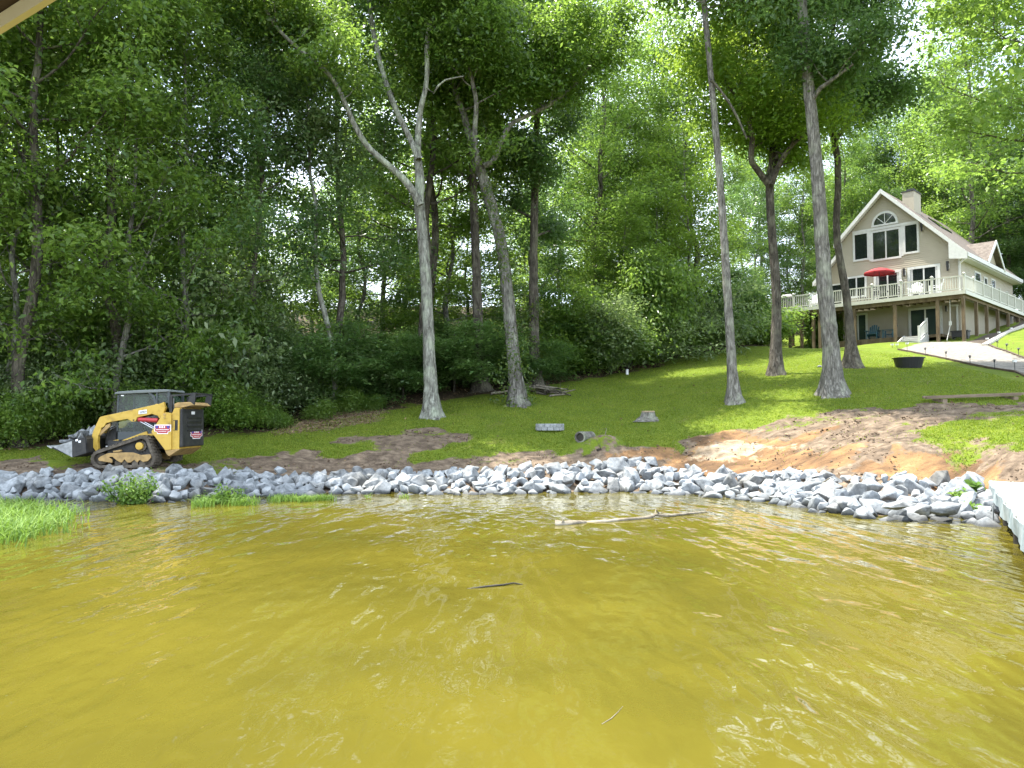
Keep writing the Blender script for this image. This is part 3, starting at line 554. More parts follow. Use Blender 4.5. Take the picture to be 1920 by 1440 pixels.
# ---- the wood behind: a few kinds, copied
KINDS = []
for i, (H, r0, st, sp, nl, mt, per, cs) in enumerate([(21, .15, 1.6, 3.3, 34, 'leaf', 80, .78), (23, .17, 4.5, 3.9, 30, 'leaf', 85, .8), (18, .12, 1.0, 3.0, 32, 'leaf_dark', 80, .75), (24, .19, 7.5, 4.0, 28, 'leaf', 85, .8),
        (20, .13, 2.5, 3.0, 30, 'leaf_sun_tint', 70, .72), (22, .16, 5.5, 3.6, 28, 'leaf_dark', 85, .8), (15, .12, .8, 2.6, 28, 'leaf', 75, .7)]):
    KINDS.append(gen_tree(200+i, H, r0, st, sp, nl, int(per*.85), .18, M[mt], M['bark_brown'] if i % 2 else M['bark_grey'], cs=cs*.82))
UNDER = []
for i, (H, sp, mt, fl, n, lsz, lper) in enumerate([(4.2, 1.7, 'leaf', .6, 16, .17, 52), (3.6, 1.6, 'leaf_pale_sun_tint', .6, 14, .13, 62), (2.6, 1.5, 'leaf', .5, 13, .12, 80), (4.6, 2.3, 'leaf_dark', .30, 15, .15, 60), (1.5, 1.0, 'leaf', .6, 8, .12, 74), (5.4, 1.6, 'leaf_pale_sun_tint', .5, 15, .15, 46)]):
    t = TB(300+i)
    for k in range(n):
        a = k*2.4; h = H*(.12+.5*((k+.5)/n)); el = (.25+.9*t.r.random()) if fl > .4 else .12
        base = np.array([t.r.normal()*.12, t.r.normal()*.12, 0 if fl > .4 else h])
        L = sp*(.9+.3*t.r.random()) if fl < .4 else H*(.45+.5*t.r.random())
        t.limb(base, (math.cos(a)*math.cos(el), math.sin(a)*math.cos(el), math.sin(el)+(.5 if fl > .4 else 0)), L, .028, 0, .1 if fl > .4 else -.12, .17, 1, .52)
    t.tube(*smooth_path([(0, 0, -.2), (0.05, 0, H*.4), (-.03, .04, H*.75)], [.06, .04, .015], .4), 6)
    for k in range(int(n*1.5)): t.C.append((t.r.normal()*sp*.45, t.r.normal()*sp*.45, H*(.1+.75*t.r.random()*(.9)), .5, 1 if fl > .4 else .3))
    UNDER.append((t.wood('stem', M['bark_brown']), leaves('foliage', t.C, 320+i, lper, lsz, M[mt], flat=fl, upb=.9 if fl > .4 else 2.2)))
def blocked(x, y):
    """plan areas without wood: house, lawn, drive"""
    if y < edgeY(x, y)+.9: return True
    c = ((x-27.3)*-.698+(y-46)*.716, (x-27.3)*.716+(y-46)*.698)
    return -7 < c[0] < 16.5 and -4 < c[1] < 21
placed = []
def far_enough(x, y, d):
    return all((x-a)**2+(y-b)**2 > d*d for a, b in placed)
GAPS = [(.5*(585-960)/1440*2, .022), ((470-960)/1440, .012)]
r = np.random.default_rng(99); ntree = 0
rows = []
for dist, sp in ((1.8, 4.4), (5, 4.4), (9, 4.4), (13.5, 5), (19, 6), (26, 6.5), (33, 7)):
    ratio = -.86
    while ratio < .80:
        Yb = float(np.interp(ratio, EDGE_R, EDGE_Y)); y = Yb+dist+r.normal()*.8; x = ratio*y+r.normal()*.5
        rows.append((x, y, dist)); ratio += sp*(.75+.5*r.random())/y
LAB = {0: 'leafy tree in the front row of the wood behind the bank', 1: 'leafy tree deeper in the wood'}
for x, y, dist in rows:
    if blocked(x, y) or not far_enough(x, y, 2.0): continue
    ra = x/y
    gap = abs(ra-(585-960)/1440) < .035 or abs(ra-(505-960)/1440) < .02
    if gap and dist < 8 and r.random() < .9: continue
    if ra > .34 and dist < 4: continue
    if .0 < ra < .24 and (dist < 3 or r.random() < .25): continue
    left = ra < -.4
    k = int(r.choice([0, 1, 2, 6, 0, 3]) if dist < 5 and left else r.choice([0, 2, 4, 1, 6, 5]) if dist < 5 else r.choice([1, 3, 5, 0, 3]))
    if -.22 < ra < .02 and dist < 9: k = int(r.choice([3, 1, 5, 3]))
    if ra > .05 and ra < .2 and dist < 5: k = int(r.choice([0, 4, 2, 6]))
    s = .82+.36*r.random(); hs = s*(.88 if not -.02 < ra < .25 else .70)
    if dist > 7 and ra < .3: k = int(r.choice([0, 2, 6, 4])); hs = s*(.62 if dist < 14 else .52)
    if .07 < ra < .24: hs = s*(.46 if dist < 7 else .80)
    if y > 55 and ra > .3: k = int(r.choice([0, 5, 1, 2])); hs = s*.8
    z = tzz(x, y); placed.append((x, y))
    row_ = 'front-row' if dist < 3 else 'second-row' if dist < 7 else 'third-row' if dist < 11 else 'mid-wood' if dist < 15 else 'deep-wood' if dist < 24 else 'rearmost'
    look = {0: 'mid-green low-branched', 1: 'tall mid-green', 2: 'dark green low-branched', 3: 'tall bare-stemmed', 4: 'sun-tinted bright green', 5: 'tall dark green', 6: 'small mid-green'}[k]
    seg = [b for a, b in ((-.60, 'left of the loader'), (-.46, 'above the loader bucket'), (-.36, 'above the loader tracks'), (-.24, 'left of the thin crooked tree'), (-.11, 'left of the forked tree'), (.01, 'left of the leaning tree'), (.10, 'right of the leaning tree'), (.19, 'at the head of the lawn'), (.29, 'behind the slim tree'), (.38, 'behind the branching tree'), (.52, 'behind the left half of the house'), (9, 'behind the right half of the house')) if ra < a][0]
    tr, crn = KINDS[k]; tree_obj('woodland_tree', tr, crn, (x, y, z), r.random()*6.28, (s, s, hs), look+' '+row_+' woodland tree '+seg, group='trees of the dense wood'); ntree += 1
# hand-placed trees that shape the skyline and the foreground foliage
def put(kind, px, Y, s, hs, label, rz=0, name='woodland_tree', group=None):
    X = (px-960)/FPX*Y; z = tzz(X, Y); placed.append((X, Y)); tr, crn = KINDS[kind]
    return tree_obj(name, tr, crn, (X, Y, z), rz, (s, s, hs), label, group=group)
put(4, 1290, 47, .95, .70, 'sun-tinted yellow-green young tree between the slim and branching trees', 1.0, 'young_tree')
put(4, 1225, 47, .8, .62, 'sun-tinted young tree behind the wood corner left of the slim tree', 2.2, 'young_tree')
put(3, 2000, 31, 1.45, 1.12, 'large tree whose boughs reach in at the right edge above the house roof', .6, 'overhanging_tree')
put(3, 2120, 24, 1.3, 1.1, 'tall tree outside the right edge with its crown over the drive', 2.6, 'overhanging_tree')
put(3, 1780, 74, 1.15, .95, 'tall tree directly behind the house chimney', .3); put(5, 1900, 66, 1.1, .9, 'dark tree behind the right end of the house roof', 1.3)
put(1, -160, 23, 1.1, 1.0, 'tall tree at the left edge whose crown fills the upper left corner', 3.1)
put(3, 40, 24.8, 1.0, 1.0, 'tall tree over the shrubs at the far left', 1.1)
put(3, 1118, 47, 1.15, .92, 'tall tree above the head of the lawn filling the upper centre', 2.0); put(1, 1255, 52, 1.1, .95, 'tall pale green tree far behind the slim tree', 4.0); put(3, 1690, 80, 1.3, 1.05, 'tallest tree behind the house ridge', 1.9)
put(1, 1835, 62, 1.4, 1.15, 'tall tree closing the sky gap behind the house chimney and ridge end', 1.2); put(1, 1770, 90, 1.5, 1.25, 'rearmost tall tree above the house roof', .2)
put(6, 15, 25.6, 1.0, .95, 'small low-branched tree over the shrubs at the left frame edge', 1.0); put(6, 225, 26.3, 1.0, 1.0, 'small low-branched tree right above the loader', 2.0); put(0, 345, 27.5, .8, .8, 'low-branched tree above the right end of the loader', 5.0)
# ---- shrubs and undergrowth along the wood edge
def shrub(kind, x, y, s, hs, label, group=None, name='shrub', cat='shrub'):
    st, fo = UNDER[kind]; return tree_obj(name, st, fo, (x, y, tzz(x, y)), r.random()*6.28, (s, s, hs), label, cat, group, ('stem', 'foliage'))
ratio = -.80
while ratio < -.26:
    Yb = float(np.interp(ratio, EDGE_R, EDGE_Y))
    for dd, sc in ((.9, .75), (2.3, 1.05), (4.2, 1.2)):
        y = Yb+dd+r.normal()*.3; x = (ratio+r.normal()*.01)*y
        if ratio > -.33 and dd < 1: continue
        k = int(r.choice([0, 2, 0, 1])) if ratio < -.40 else int(r.choice([1, 5, 0, 5]))
        if dd < 1: k = 2
        look = {0: 'large-leaved green shrub', 1: 'pale sun-tinted small-leaved shrub', 2: 'low fine-leaved shrub', 5: 'tall pale sun-tinted shrub'}[k]; seg = [b for a, b in ((-.62, 'left of the loader'), (-.50, 'behind the loader bucket'), (-.40, 'behind the loader cab'), (-.32, 'right of the loader'), (9, 'by the dry leaf litter')) if ratio < a][0]
        if r.random() < .15: continue
        shrub(k, x, y, sc*(.8+.4*r.random()), sc*(.8+.45*r.random())*(.8 if ratio > -.33 else 1), look+(' at the very edge' if dd < 1 else ' in the second line' if dd < 3 else ' in the third line')+' of the left wood '+seg, 'shrubs along the left wood edge')
    ratio += 1.7*(.8+.4*r.random())/Yb
ratio = -.25
while ratio < .16:
    Yb = float(np.interp(ratio, EDGE_R, EDGE_Y))
    for dd in (2.2, 4.5, 7):
        y = Yb+dd+r.normal()*.4; x = (ratio+r.normal()*.008)*y; k = 3 if ratio < .03 else int(r.choice([3, 0, 2]))
        shrub(k, x, y, .85+.3*r.random(), .6+.3*r.random(), {2.2: 'front', 4.5: 'second', 7: 'rear'}[dd]+' shaded understorey bush '+[b for a, b in ((-.17, 'right of the thin crooked tree'), (-.11, 'left of the forked tree'), (-.05, 'right of the forked tree'), (.0, 'left of the leaning tree'), (.05, 'behind the brush pile'), (.10, 'right of the brush pile'), (9, 'behind the white marker')) if ratio < a][0], 'understorey bushes in the shade')
    ratio += 2.6*(.8+.4*r.random())/Yb
for ra in np.arange(.09, .25, .02):
    Yb = float(np.interp(ra, EDGE_R, EDGE_Y)); shrub(int(r.choice([0, 5, 2])), ra*(Yb+1.0+1.6*r.random()), Yb+1.2+1.0*r.random(), .8+.5*r.random(), .6+1.3*r.random(), ['lowest leafy bush at the head of the lawn, right of the brush pile', 'second leafy bush right of the brush pile', 'leafy bush just left of the white marker post', 'leafy bush directly above the white marker post', 'leafy bush just right of the white marker post', 'second leafy bush right of the white marker post', 'third leafy bush right of the white marker post', 'last leafy bush at the top of the lawn'][int(round((ra-.09)/.02))], 'bushes at the head of the lawn')
for ra, dd, dh in ((.26, 2, 1.2), (.29, 3, 1), (.32, 5, .9)):
    Yb = float(np.interp(ra, EDGE_R, EDGE_Y)); shrub(int(r.choice([0, 3])), ra*(Yb+dd), Yb+dd, 1.3, dh, 'big dark bush beyond the lawn, '+{.26: 'just left of the slim tree', .29: 'just right of the slim tree', .32: 'just left of the branching tree'}[ra], 'bushes beside the house')
shrub(4, *hit(1545, 652)[:2], 1.2, 1.9, 'sunlit yellow-green bush seen under the left end of the deck')
print('woodland trees', ntree)
# ------------------------------------------------------------------ the lake house (local x = minus s, y = t, z above its base)
HC = atY(1810, 550, 46.0); UU = np.array([-.698, .716]); UU /= np.linalg.norm(UU); VV = np.array([UU[1], -UU[0]])
HZ = 6.7
hs_ = empty('house', (HC[0], HC[1], HZ), math.atan2(-UU[1], -UU[0]))
tag(hs_, 'beige two-storey gabled lake house with white railed deck on posts', 'house')
def q(s, t, z): return (-s, t, z-HZ)
def hb(mb, s0, s1, t0, t1, z0, z1): return mb.box(-s1, -s0, t0, t1, z0-HZ, z1-HZ)
def hw(s, t): return HC[0]+UU[0]*s+VV[0]*t, HC[1]+UU[1]*s+VV[1]*t
M['siding'] = noise_mat('beige_siding', [(.34, .305, .235), (.385, .345, .265)], scale=1.2, rough=.6, bump=.04, spec=.3)
M['trimw'] = flat_mat('white_trim', (.52, .52, .49), .45)
M['deckw'] = flat_mat('cream_deck_paint', (.45, .447, .38), .5)
M['shingle'] = noise_mat('brown_shingles', [(.085, .072, .062), (.135, .115, .098), (.18, .155, .13)], scale=5, rough=.95, bump=.6, bscale=22, spec=.1)
M['glass'] = glass_dark('window_glass'); M['curtain'] = flat_mat('curtain', (.45, .44, .42), .9)  # near-black pane colour stands in for the unlit rooms behind
M['darkm'] = flat_mat('black_metal', (.018, .018, .02), .45); M['postw'] = noise_mat('brown_deck_post', [(.07, .05, .028), (.13, .095, .055), (.18, .14, .085)], scale=4, rough=.9, bump=.3, stretch=(1, 1, .3))
M['plain'] = flat_mat('beige_lower_wall', (.30, .265, .19), .7); M['whitep'] = flat_mat('white_plastic', (.8, .8, .8), .4); M['greyp'] = flat_mat('grey_tread', (.34, .35, .34), .7)
PK = (5.6, 17.6); SL = 1.0      # ridge (s, z) and slope
def roof_z(s): return PK[1]-abs(s-PK[0])*SL
def siding(mb, axis, const, a0f, a1f, z0, z1, lap=.125, out=-1):
    """lapped boards; axis 's' = front wall at t=const (outwards -t), axis 't' = side wall at s=const (outwards -s)"""
    z = z0
    while z < z1-.01:
        zt = min(z+lap, z1); a0, a1 = a0f(z+lap*.5), a1f(z+lap*.5)
        if a1 > a0+.02:
            if axis == 's': P = lambda a, o, zz: q(a, const-o, zz)
            else: P = lambda a, o, zz: q(const-o, a, zz)
            v = [mb.bm.verts.new(p) for p in (P(a0, .022, z), P(a1, .022, z), P(a1, .003, zt), P(a0, .003, zt), P(a0, 0, z), P(a1, 0, z))]
            mb.bm.faces.new(v[:4]); mb.bm.faces.new([v[0], v[4], v[5], v[1]])
        z = zt
# solid walls behind the boards
T0, TE = 2.8, 15.8
wl = MB()
pts = [(1.05, 7.0), (8.5, 7.0), (8.5, roof_z(8.5)-.12), (PK[0], PK[1]-.12), (1.05, roof_z(1.05)-.12)]
wl.prism(pts, lambda a, b, d: q(a, d, b), T0, TE)
wl.prism([(8.52, 7.0), (10.4, 7.0), (10.4, roof_z(10.4)-.12), (8.52, roof_z(8.52)-.12)], lambda a, b, d: q(a, d, b), T0+1.5, TE)
wall = wl.build('wall', M['plain'], hs_)
sd = MB()
siding(sd, 's', T0, lambda z: 1.05 if z < 12.9 else PK[0]-(PK[1]-z)/SL+.1, lambda z: 8.5 if z < 14.6 else PK[0]+(PK[1]-z)/SL-.1, 9.9, 17.5)
siding(sd, 's', T0+1.5, lambda z: 8.55, lambda z: 10.4 if z < 12.7 else PK[0]+(PK[1]-z)/SL-.1, 9.9, 14.7)
siding(sd, 's', T0, lambda z: 1.05, lambda z: 8.5, 7.3, 9.6)
siding(sd, 't', 1.05, lambda z: T0, lambda z: TE, 9.9, 12.95)
sd.build('siding', M['siding'], hs_)
cb = MB(); hb(cb, 1.0, 1.10, T0-.05, T0-.02, 9.9, 12.9); hb(cb, 8.45, 8.56, T0-.05, T0-.02, 9.9, 14.6); hb(cb, 1.02, 1.045, T0-.02, T0+.1, 9.9, 12.9); hb(cb, 10.34, 10.44, T0+1.45, T0+1.48, 9.9, 12.8); cb.build('corner_trim', M['trimw'], wall)
# roof
rf = MB()
def slab(s0, s1, t0, t1, th=.16, lift=0):
    rf.hexa([q(s0, t0, roof_z(s0)+lift), q(s1, t0, roof_z(s1)+lift), q(s1, t1, roof_z(s1)+lift), q(s0, t1, roof_z(s0)+lift)],
            [q(s0, t0, roof_z(s0)+lift+th), q(s1, t0, roof_z(s1)+lift+th), q(s1, t1, roof_z(s1)+lift+th), q(s0, t1, roof_z(s0)+lift+th)])
slab(.48, PK[0], T0-.42, TE+.3); slab(PK[0], 8.82, T0-.42, T0+1.1); slab(PK[0], 11.1, T0+1.1, TE+.3)
# side gable above the eave
gp0, gp1, gpk, gz = 6.9, 10.9, 8.9, 12.55
for t0, t1 in ((gp0, gpk), (gpk, gp1)):
    za, zb = (gz+.05, gz+1.75) if t0 == gp0 else (gz+1.75, gz+.05)
    rf.hexa([q(.42, t0, za), q(.42, t1, zb), q(2.6, t1, zb), q(2.6, t0, za)], [q(.42, t0, za+.12), q(.42, t1, zb+.12), q(2.6, t1, zb+.12), q(2.6, t0, za+.12)])
roof = rf.build('roof', M['shingle'], hs_)
fg = MB(); fg.prism([(gp0+.3, gz), (gp1-.3, gz), (gpk, gz+1.6)], lambda a, b, d: q(d, a, b), .75, 2.4); fg.build('gable_wall', M['plain'], roof)
rk_ = MB()
def rake(s0, s1, t, w=.30):
    rk_.prism([(s0, roof_z(s0)+.185), (s1, roof_z(s1)+.185), (s1, roof_z(s1)+.185-w), (s0, roof_z(s0)+.185-w)], lambda a, b, d: q(a, d, b), t-.05, t-.004)
    rk_.prism([(s0, roof_z(s0)-.02), (s1, roof_z(s1)-.02), (s1, roof_z(s1)-.05), (s0, roof_z(s0)-.05)], lambda a, b, d: q(a, d, b), t+.003, t+.42)
rake(.46, PK[0]-.002, T0-.42); rake(PK[0]+.002, 8.86, T0-.42); rake(8.9, 11.12, T0+1.08)
rk_.prism([(.46, 12.66), (1.5, 13.5), (1.5, 12.35), (.46, 12.2)], lambda a, b, d: q(a, d, b), T0-.50, T0-.475)       # boxed eave return
hb(rk_, .40, .475, T0-.44, TE+.3, 12.36, 12.62)                                                                       # eave fascia and gutter
hb(rk_, .48, 1.04, T0-.40, TE+.28, 12.30, 12.34)
for t0, t1 in ((gp0, gpk), (gpk, gp1)):
    za, zb = (gz+.05, gz+1.75) if t0 == gp0 else (gz+1.75, gz+.05)
    rk_.prism([(t0, za-.1), (t1, zb-.1), (t1, zb+.15), (t0, za+.15)], lambda a, b, d: q(d, a, b), .36, .415)
rk_.build('roof_trim', M['trimw'], roof)
sk = MB(); sk.hexa([q(s, t, roof_z(s)+.17) for s, t in ((3.6, 8), (4.4, 8), (4.4, 10.6), (3.6, 10.6))], [q(s, t, roof_z(s)+.27) for s, t in ((3.6, 8), (4.4, 8), (4.4, 10.6), (3.6, 10.6))]); sk.build('skylight', M['glass'], roof)
ch = MB(); hb(ch, 4.35, 5.1, 5.0, 6.4, 16.2, 17.95); cho = ch.build('chimney', M['siding'], roof)
cc = MB(); hb(cc, 4.30, 5.15, 4.95, 6.45, 17.955, 18.03); hb(cc, 4.5, 4.95, 5.4, 6.0, 18.035, 18.25); cc.build('chimney_cap', M['darkm'], cho)
# windows and doors on the front wall
def window(s0, s1, z0, z1, t=T0, panes=1, fr=.13, name='window', glassm=None, curtain=False, side=None):
    m_ = MB(); P = (lambda a, o, z: q(a, t-o, z)) if side is None else (lambda a, o, z: q(side-o, a, z))
    def bx(a0, a1, b0, b1, o0, o1):
        m_.hexa([P(a0, o0, b0), P(a1, o0, b0), P(a1, o0, b1), P(a0, o0, b1)], [P(a0, o1, b0), P(a1, o1, b0), P(a1, o1, b1), P(a0, o1, b1)])
    bx(s0, s0+fr, z0, z1, .0, .07); bx(s1-fr, s1, z0, z1, .0, .07); bx(s0+fr, s1-fr, z0, z0+fr, .0, .07); bx(s0+fr, s1-fr, z1-fr, z1, .0, .07)
    for i in range(1, panes):
        c = s0+fr+(s1-s0-2*fr)*i/panes; bx(c-.045, c+.045, z0+fr, z1-fr, .0, .055)
    w_ = m_.build(name, M['trimw'], hs_); 
    for i in range(panes):
        a = s0+fr+(s1-s0-2*fr)*i/panes; b = s0+fr+(s1-s0-2*fr)*(i+1)/panes
        g = MB(); g.hexa([P(a, .024, z0+fr), P(b, .024, z0+fr), P(b, .024, z1-fr), P(a, .024, z1-fr)], [P(a, .034, z0+fr), P(b, .034, z0+fr), P(b, .034, z1-fr), P(a, .034, z1-fr)]); g.build('pane', glassm or M['glass'], w_)
    if curtain:
        for a, b in ((s1-fr-.16, s1-fr-.01), (s0+fr+.01, s0+fr+.14)):
            c = MB(); c.hexa([P(a, .037, z0+fr), P(b, .037, z0+fr), P(b, .037, z1-fr), P(a, .037, z1-fr)], [P(a, .042, z0+fr), P(b, .042, z0+fr), P(b, .042, z1-fr), P(a, .042, z1-fr)])
            c.build('curtain', M['curtain'], w_)
    return w_
window(6.58, 7.68, 13.12, 15.12); window(4.50, 6.45, 12.94, 15.06, panes=2); window(3.37, 4.36, 13.12, 15.18)
mb_ = MB(); hb(mb_, 6.452, 6.578, T0-.06, T0-.002, 13.0, 15.10); hb(mb_, 4.362, 4.498, T0-.06, T0-.002, 13.05, 15.12); hb(mb_, 3.37, 7.68, T0-.085, T0-.072, 15.10, 15.26); mb_.build('window_trim', M['trimw'], hs_)
# arched window
ac = (5.52, 15.44); aw = MB(); n = 20
def arc(r, k): return (ac[0]+r*math.cos(math.pi*k/n), ac[1]+r*math.sin(math.pi*k/n))
for k in range(n):
    a, b, c, d = arc(.86, k), arc(.86, k+1), arc(.72, k+1), arc(.72, k)
    aw.hexa([q(p[0], T0, p[1]) for p in (a, b, c, d)], [q(p[0], T0-.07, p[1]) for p in (a, b, c, d)])
hb(aw, ac[0]-.88, ac[0]+.88, T0-.071, T0-.001, ac[1]-.12, ac[1]-.002)
for ang in (45, 90, 135): aw.bar(q(ac[0], T0-.045, ac[1]), q(ac[0]+.72*math.cos(R(ang)), T0-.045, ac[1]+.72*math.sin(R(ang))), .035)
arw = aw.build('arched_window', M['trimw'], hs_)
ap = MB(); ap.prism([arc(.72, k) for k in range(n+1)], lambda a, b, d: q(a, d, b), T0-.03, T0-.024); ap.build('pane', M['glass'], arw)
FL = 9.87
window(2.15, 4.14, FL+.05, 12.2, panes=2, fr=.16, name='sliding_door', curtain=True); window(4.52, 6.32, FL+.05, 12.15, panes=2, fr=.16, name='sliding_door', curtain=True); window(6.8, 8.2, FL+.7, 12.1, panes=2, fr=.13)
M['screen'] = glass_dark('door_screen', (.03, .045, .045))
window(2.10, 4.15, 7.45, 9.45, panes=2, fr=.15, name='sliding_door', glassm=M['screen']); window(6.80, 8.1, 7.45, 9.45, panes=2, fr=.13, name='sliding_door', glassm=M['screen'])
window(8.95, 10.0, FL+.05, 12.0, t=T0+1.5, panes=1, fr=.1, name='door')
for a, b, z0, z1 in ((5.9, 7.3, 10.7, 12.0), (8.1, 8.9, 10.9, 11.9), (9.9, 10.9, 10.5, 12.0)): window(a, b, z0, z1, side=1.05, fr=.1, panes=1)
# lower wall on the side, foundation panel
def lamp(s, z, t=T0, big=1):
    l = MB(); hb(l, s-.07*big, s+.07*big, t-.05, t-.024, z-.16, z+.16); l2 = l.build('wall_lantern', M['whitep'], hs_)
    d = MB(); hb(d, s-.05*big, s+.05*big, t-.20, t-.052, z+.02, z+.24*big); d.cyl(q(s, t-.12, z-.24*big), q(s, t-.12, z+.02), .045*big, .065*big, 8); d.build('lamp_shade', M['darkm'], l2)
lamp(1.70, 11.95, big=1.3); lamp(4.34, 11.9, big=1.1); lamp(3.18, 14.75, big=1.1); lamp(1.85, 9.2, big=.8)
dp = MB(); dp.bar(q(.5, T0-.36, 12.3), q(1.0, T0-.1, 12.05), .09); dp.bar(q(1.0, T0-.1, 12.05), q(1.0, T0-.1, FL), .08); dp.bar(q(1.22, T0-.12, 9.4), q(1.22, T0-.12, 7.6), .09); hb(dp, 1.15, 1.6, T0-.2, T0-.04, 9.30, 9.42); dp.build('downspout', M['trimw'], hs_)
# deck
dk = MB(); hb(dk, .04, 12.9, .04, T0-.03, FL-.04, FL); hb(dk, 8.53, 12.9, T0-.028, T0+1.45, FL-.04, FL); hb(dk, 10.45, 12.9, T0+1.452, 9, FL-.04, FL); hb(dk, .04, 1.02, T0-.028, 15.5, FL-.04, FL)
dk.build('deck_floor', M['greyp'], hs_)
fs = MB(); hb(fs, 0, 12.94, -.02, .035, FL-.22, FL+.01); hb(fs, -.02, .035, .037, 16, FL-.22, FL+.01); hb(fs, 12.905, 12.95, .037, 9, FL-.22, FL+.01); fs.build('deck_fascia', M['deckw'], hs_)
bmn = MB(); hb(bmn, .15, 12.8, .12, .22, FL-.46, FL-.045); hb(bmn, .15, .25, .23, 15.5, FL-.40, FL-.045)
for i in range(30): hb(bmn, .3+i*.42, .34+i*.42, .23, T0-.05, FL-.25, FL-.045)
bmn.build('deck_joists', M['postw'], hs_)
rl = MB()
def rail(a, b, along):
    """along 's' at t=.06 or 't' at s=.06"""
    P = (lambda u, o, z: q(u, .06+o, z)) if along == 's' else ((lambda u, o, z: q(.06+o, u, z)) if along == 't' else (lambda u, o, z: q(12.86-o, u, z)))
    def bx(u0, u1, o0, o1, z0, z1): rl.hexa([P(u0, o0, z0), P(u1, o0, z0), P(u1, o1, z0), P(u0, o1, z0)], [P(u0, o0, z1), P(u1, o0, z1), P(u1, o1, z1), P(u0, o1, z1)])
    bx(a, b, -.035, .035, FL+.86, FL+.93); bx(a, b, -.025, .025, FL+.10, FL+.16)
    n = int((b-a)/.135)
    for i in range(1, n): u = a+(b-a)*i/n; bx(u-.022, u+.022, -.018, .018, FL+.161, FL+.859)
F_P = [.06, 1.85, 3.65, 5.45, 7.2, 9.0, 10.8, 12.86]; S_P = [.06, 2.0, 3.95, 5.9, 7.85, 9.8, 11.75, 13.7, 15.6]
for a, b in zip(F_P, F_P[1:]): rail(a+.07, b-.07, 's')
for a, b in zip(S_P, S_P[1:]): rail(a+.07, b-.07, 't')
rail(.13, 4.0, 'l'); rail(4.1, 8.8, 'l')
rail_o = rl.build('railing', M['deckw'], hs_)
for s_, t_ in [(p, .06) for p in F_P]+[(.06, p) for p in S_P[1:]]+[(12.86, 4.05)]:
    p_ = MB(); hb(p_, s_-.065, s_+.065, t_-.065, t_+.065, FL+.012, FL+1.0); hb(p_, s_-.09, s_+.09, t_-.09, t_+.09, FL+1.002, FL+1.04); p_.hexa([q(s_+a, t_+b, FL+1.042) for a, b in ((-.07, -.07), (.07, -.07), (.07, .07), (-.07, .07))], [q(s_+a, t_+b, FL+1.10) for a, b in ((-.015, -.015), (.015, -.015), (.015, .015), (-.015, .015))])
    p_.build('rail_post', M['deckw'], rail_o)
for s_, t_ in ((.18, .17), (1.6, .17), (4.1, .17), (6.65, .17), (9.0, .17), (9.45, .17), (10.3, .17), (11.15, .17), (.2, 2.9), (.2, 5.2), (.2, 7.8), (.2, 10.5), (.2, 13.2), (10.3, 3.4), (12.5, 3.4)):
    x_, y_ = hw(s_, t_); p_ = MB(); hb(p_, s_-.09, s_+.09, t_-.09, t_+.09, tzz(x_, y_)-.15, FL-.46 if t_ < 1 else FL-.42); p_.build('deck_post', M['postw'], hs_)
# raised lower porch, stairs
pf = MB(); hb(pf, 4.2, 8.6, .9, T0-.03, 7.0, 7.42); hb(pf, 1.6, 4.19, .9, T0-.03, 7.25, 7.42); pf.build('porch_platform', M['postw'], hs_)
st = MB()
for k in range(4): hb(st, 2.45-.0, 3.65+.12*(3-k)*0, -.75+.33*k, -.75+.33*(k+1)+(.0 if k < 3 else .35), 6.72, 6.86+.15*k-.03)
sto = st.build('stairs', M['greyp'], hs_)
tr_ = MB()
for k in range(4): hb(tr_, 2.43, 3.67, -.79+.33*k, -.75+.33*(k+1), 6.86+.15*k-.028, 6.86+.15*k)
tr_.prism([(-.85, 6.7), (.9, 6.7), (.9, 7.4), (.5, 7.42), (-.85, 6.85)], lambda a, b, d: q(d, a, b), 2.36, 2.42)
tr_.prism([(-.85, 6.7), (.9, 6.7), (.9, 7.4), (.5, 7.42), (-.85, 6.85)], lambda a, b, d: q(d, a, b), 3.68, 3.74)
tr_.build('tread', M['trimw'], sto)
sr = MB(); hb(sr, 2.33, 2.45, -.85, -.73, 6.7, 7.85); hb(sr, 2.33, 2.45, .55, .67, 7.2, 8.45); sr.bar(q(2.39, -.73, 7.75), q(2.39, .55, 8.32), .07); sr.bar(q(2.39, -.73, 7.05), q(2.39, .55, 7.6), .06)
for k in range(1, 9): t_ = -.73+1.28*k/9; sr.bar(q(2.39, t_, 7.05+.55*k/9), q(2.39, t_, 7.75+.57*k/9), .035)
sr.build('stair_railing', M['trimw'], sto)
hs2 = MB(); hs2.bar(q(.95, .35, FL-.2), q(.98, .4, 7.9), .03); hs2.bar(q(.98, .4, 7.9), q(1.1, .1, 6.9), .03); hb(hs2, .92, 1.06, .38, .46, 7.85, 8.1); hs2.build('hanging_cable', M['trimw'], hs_)
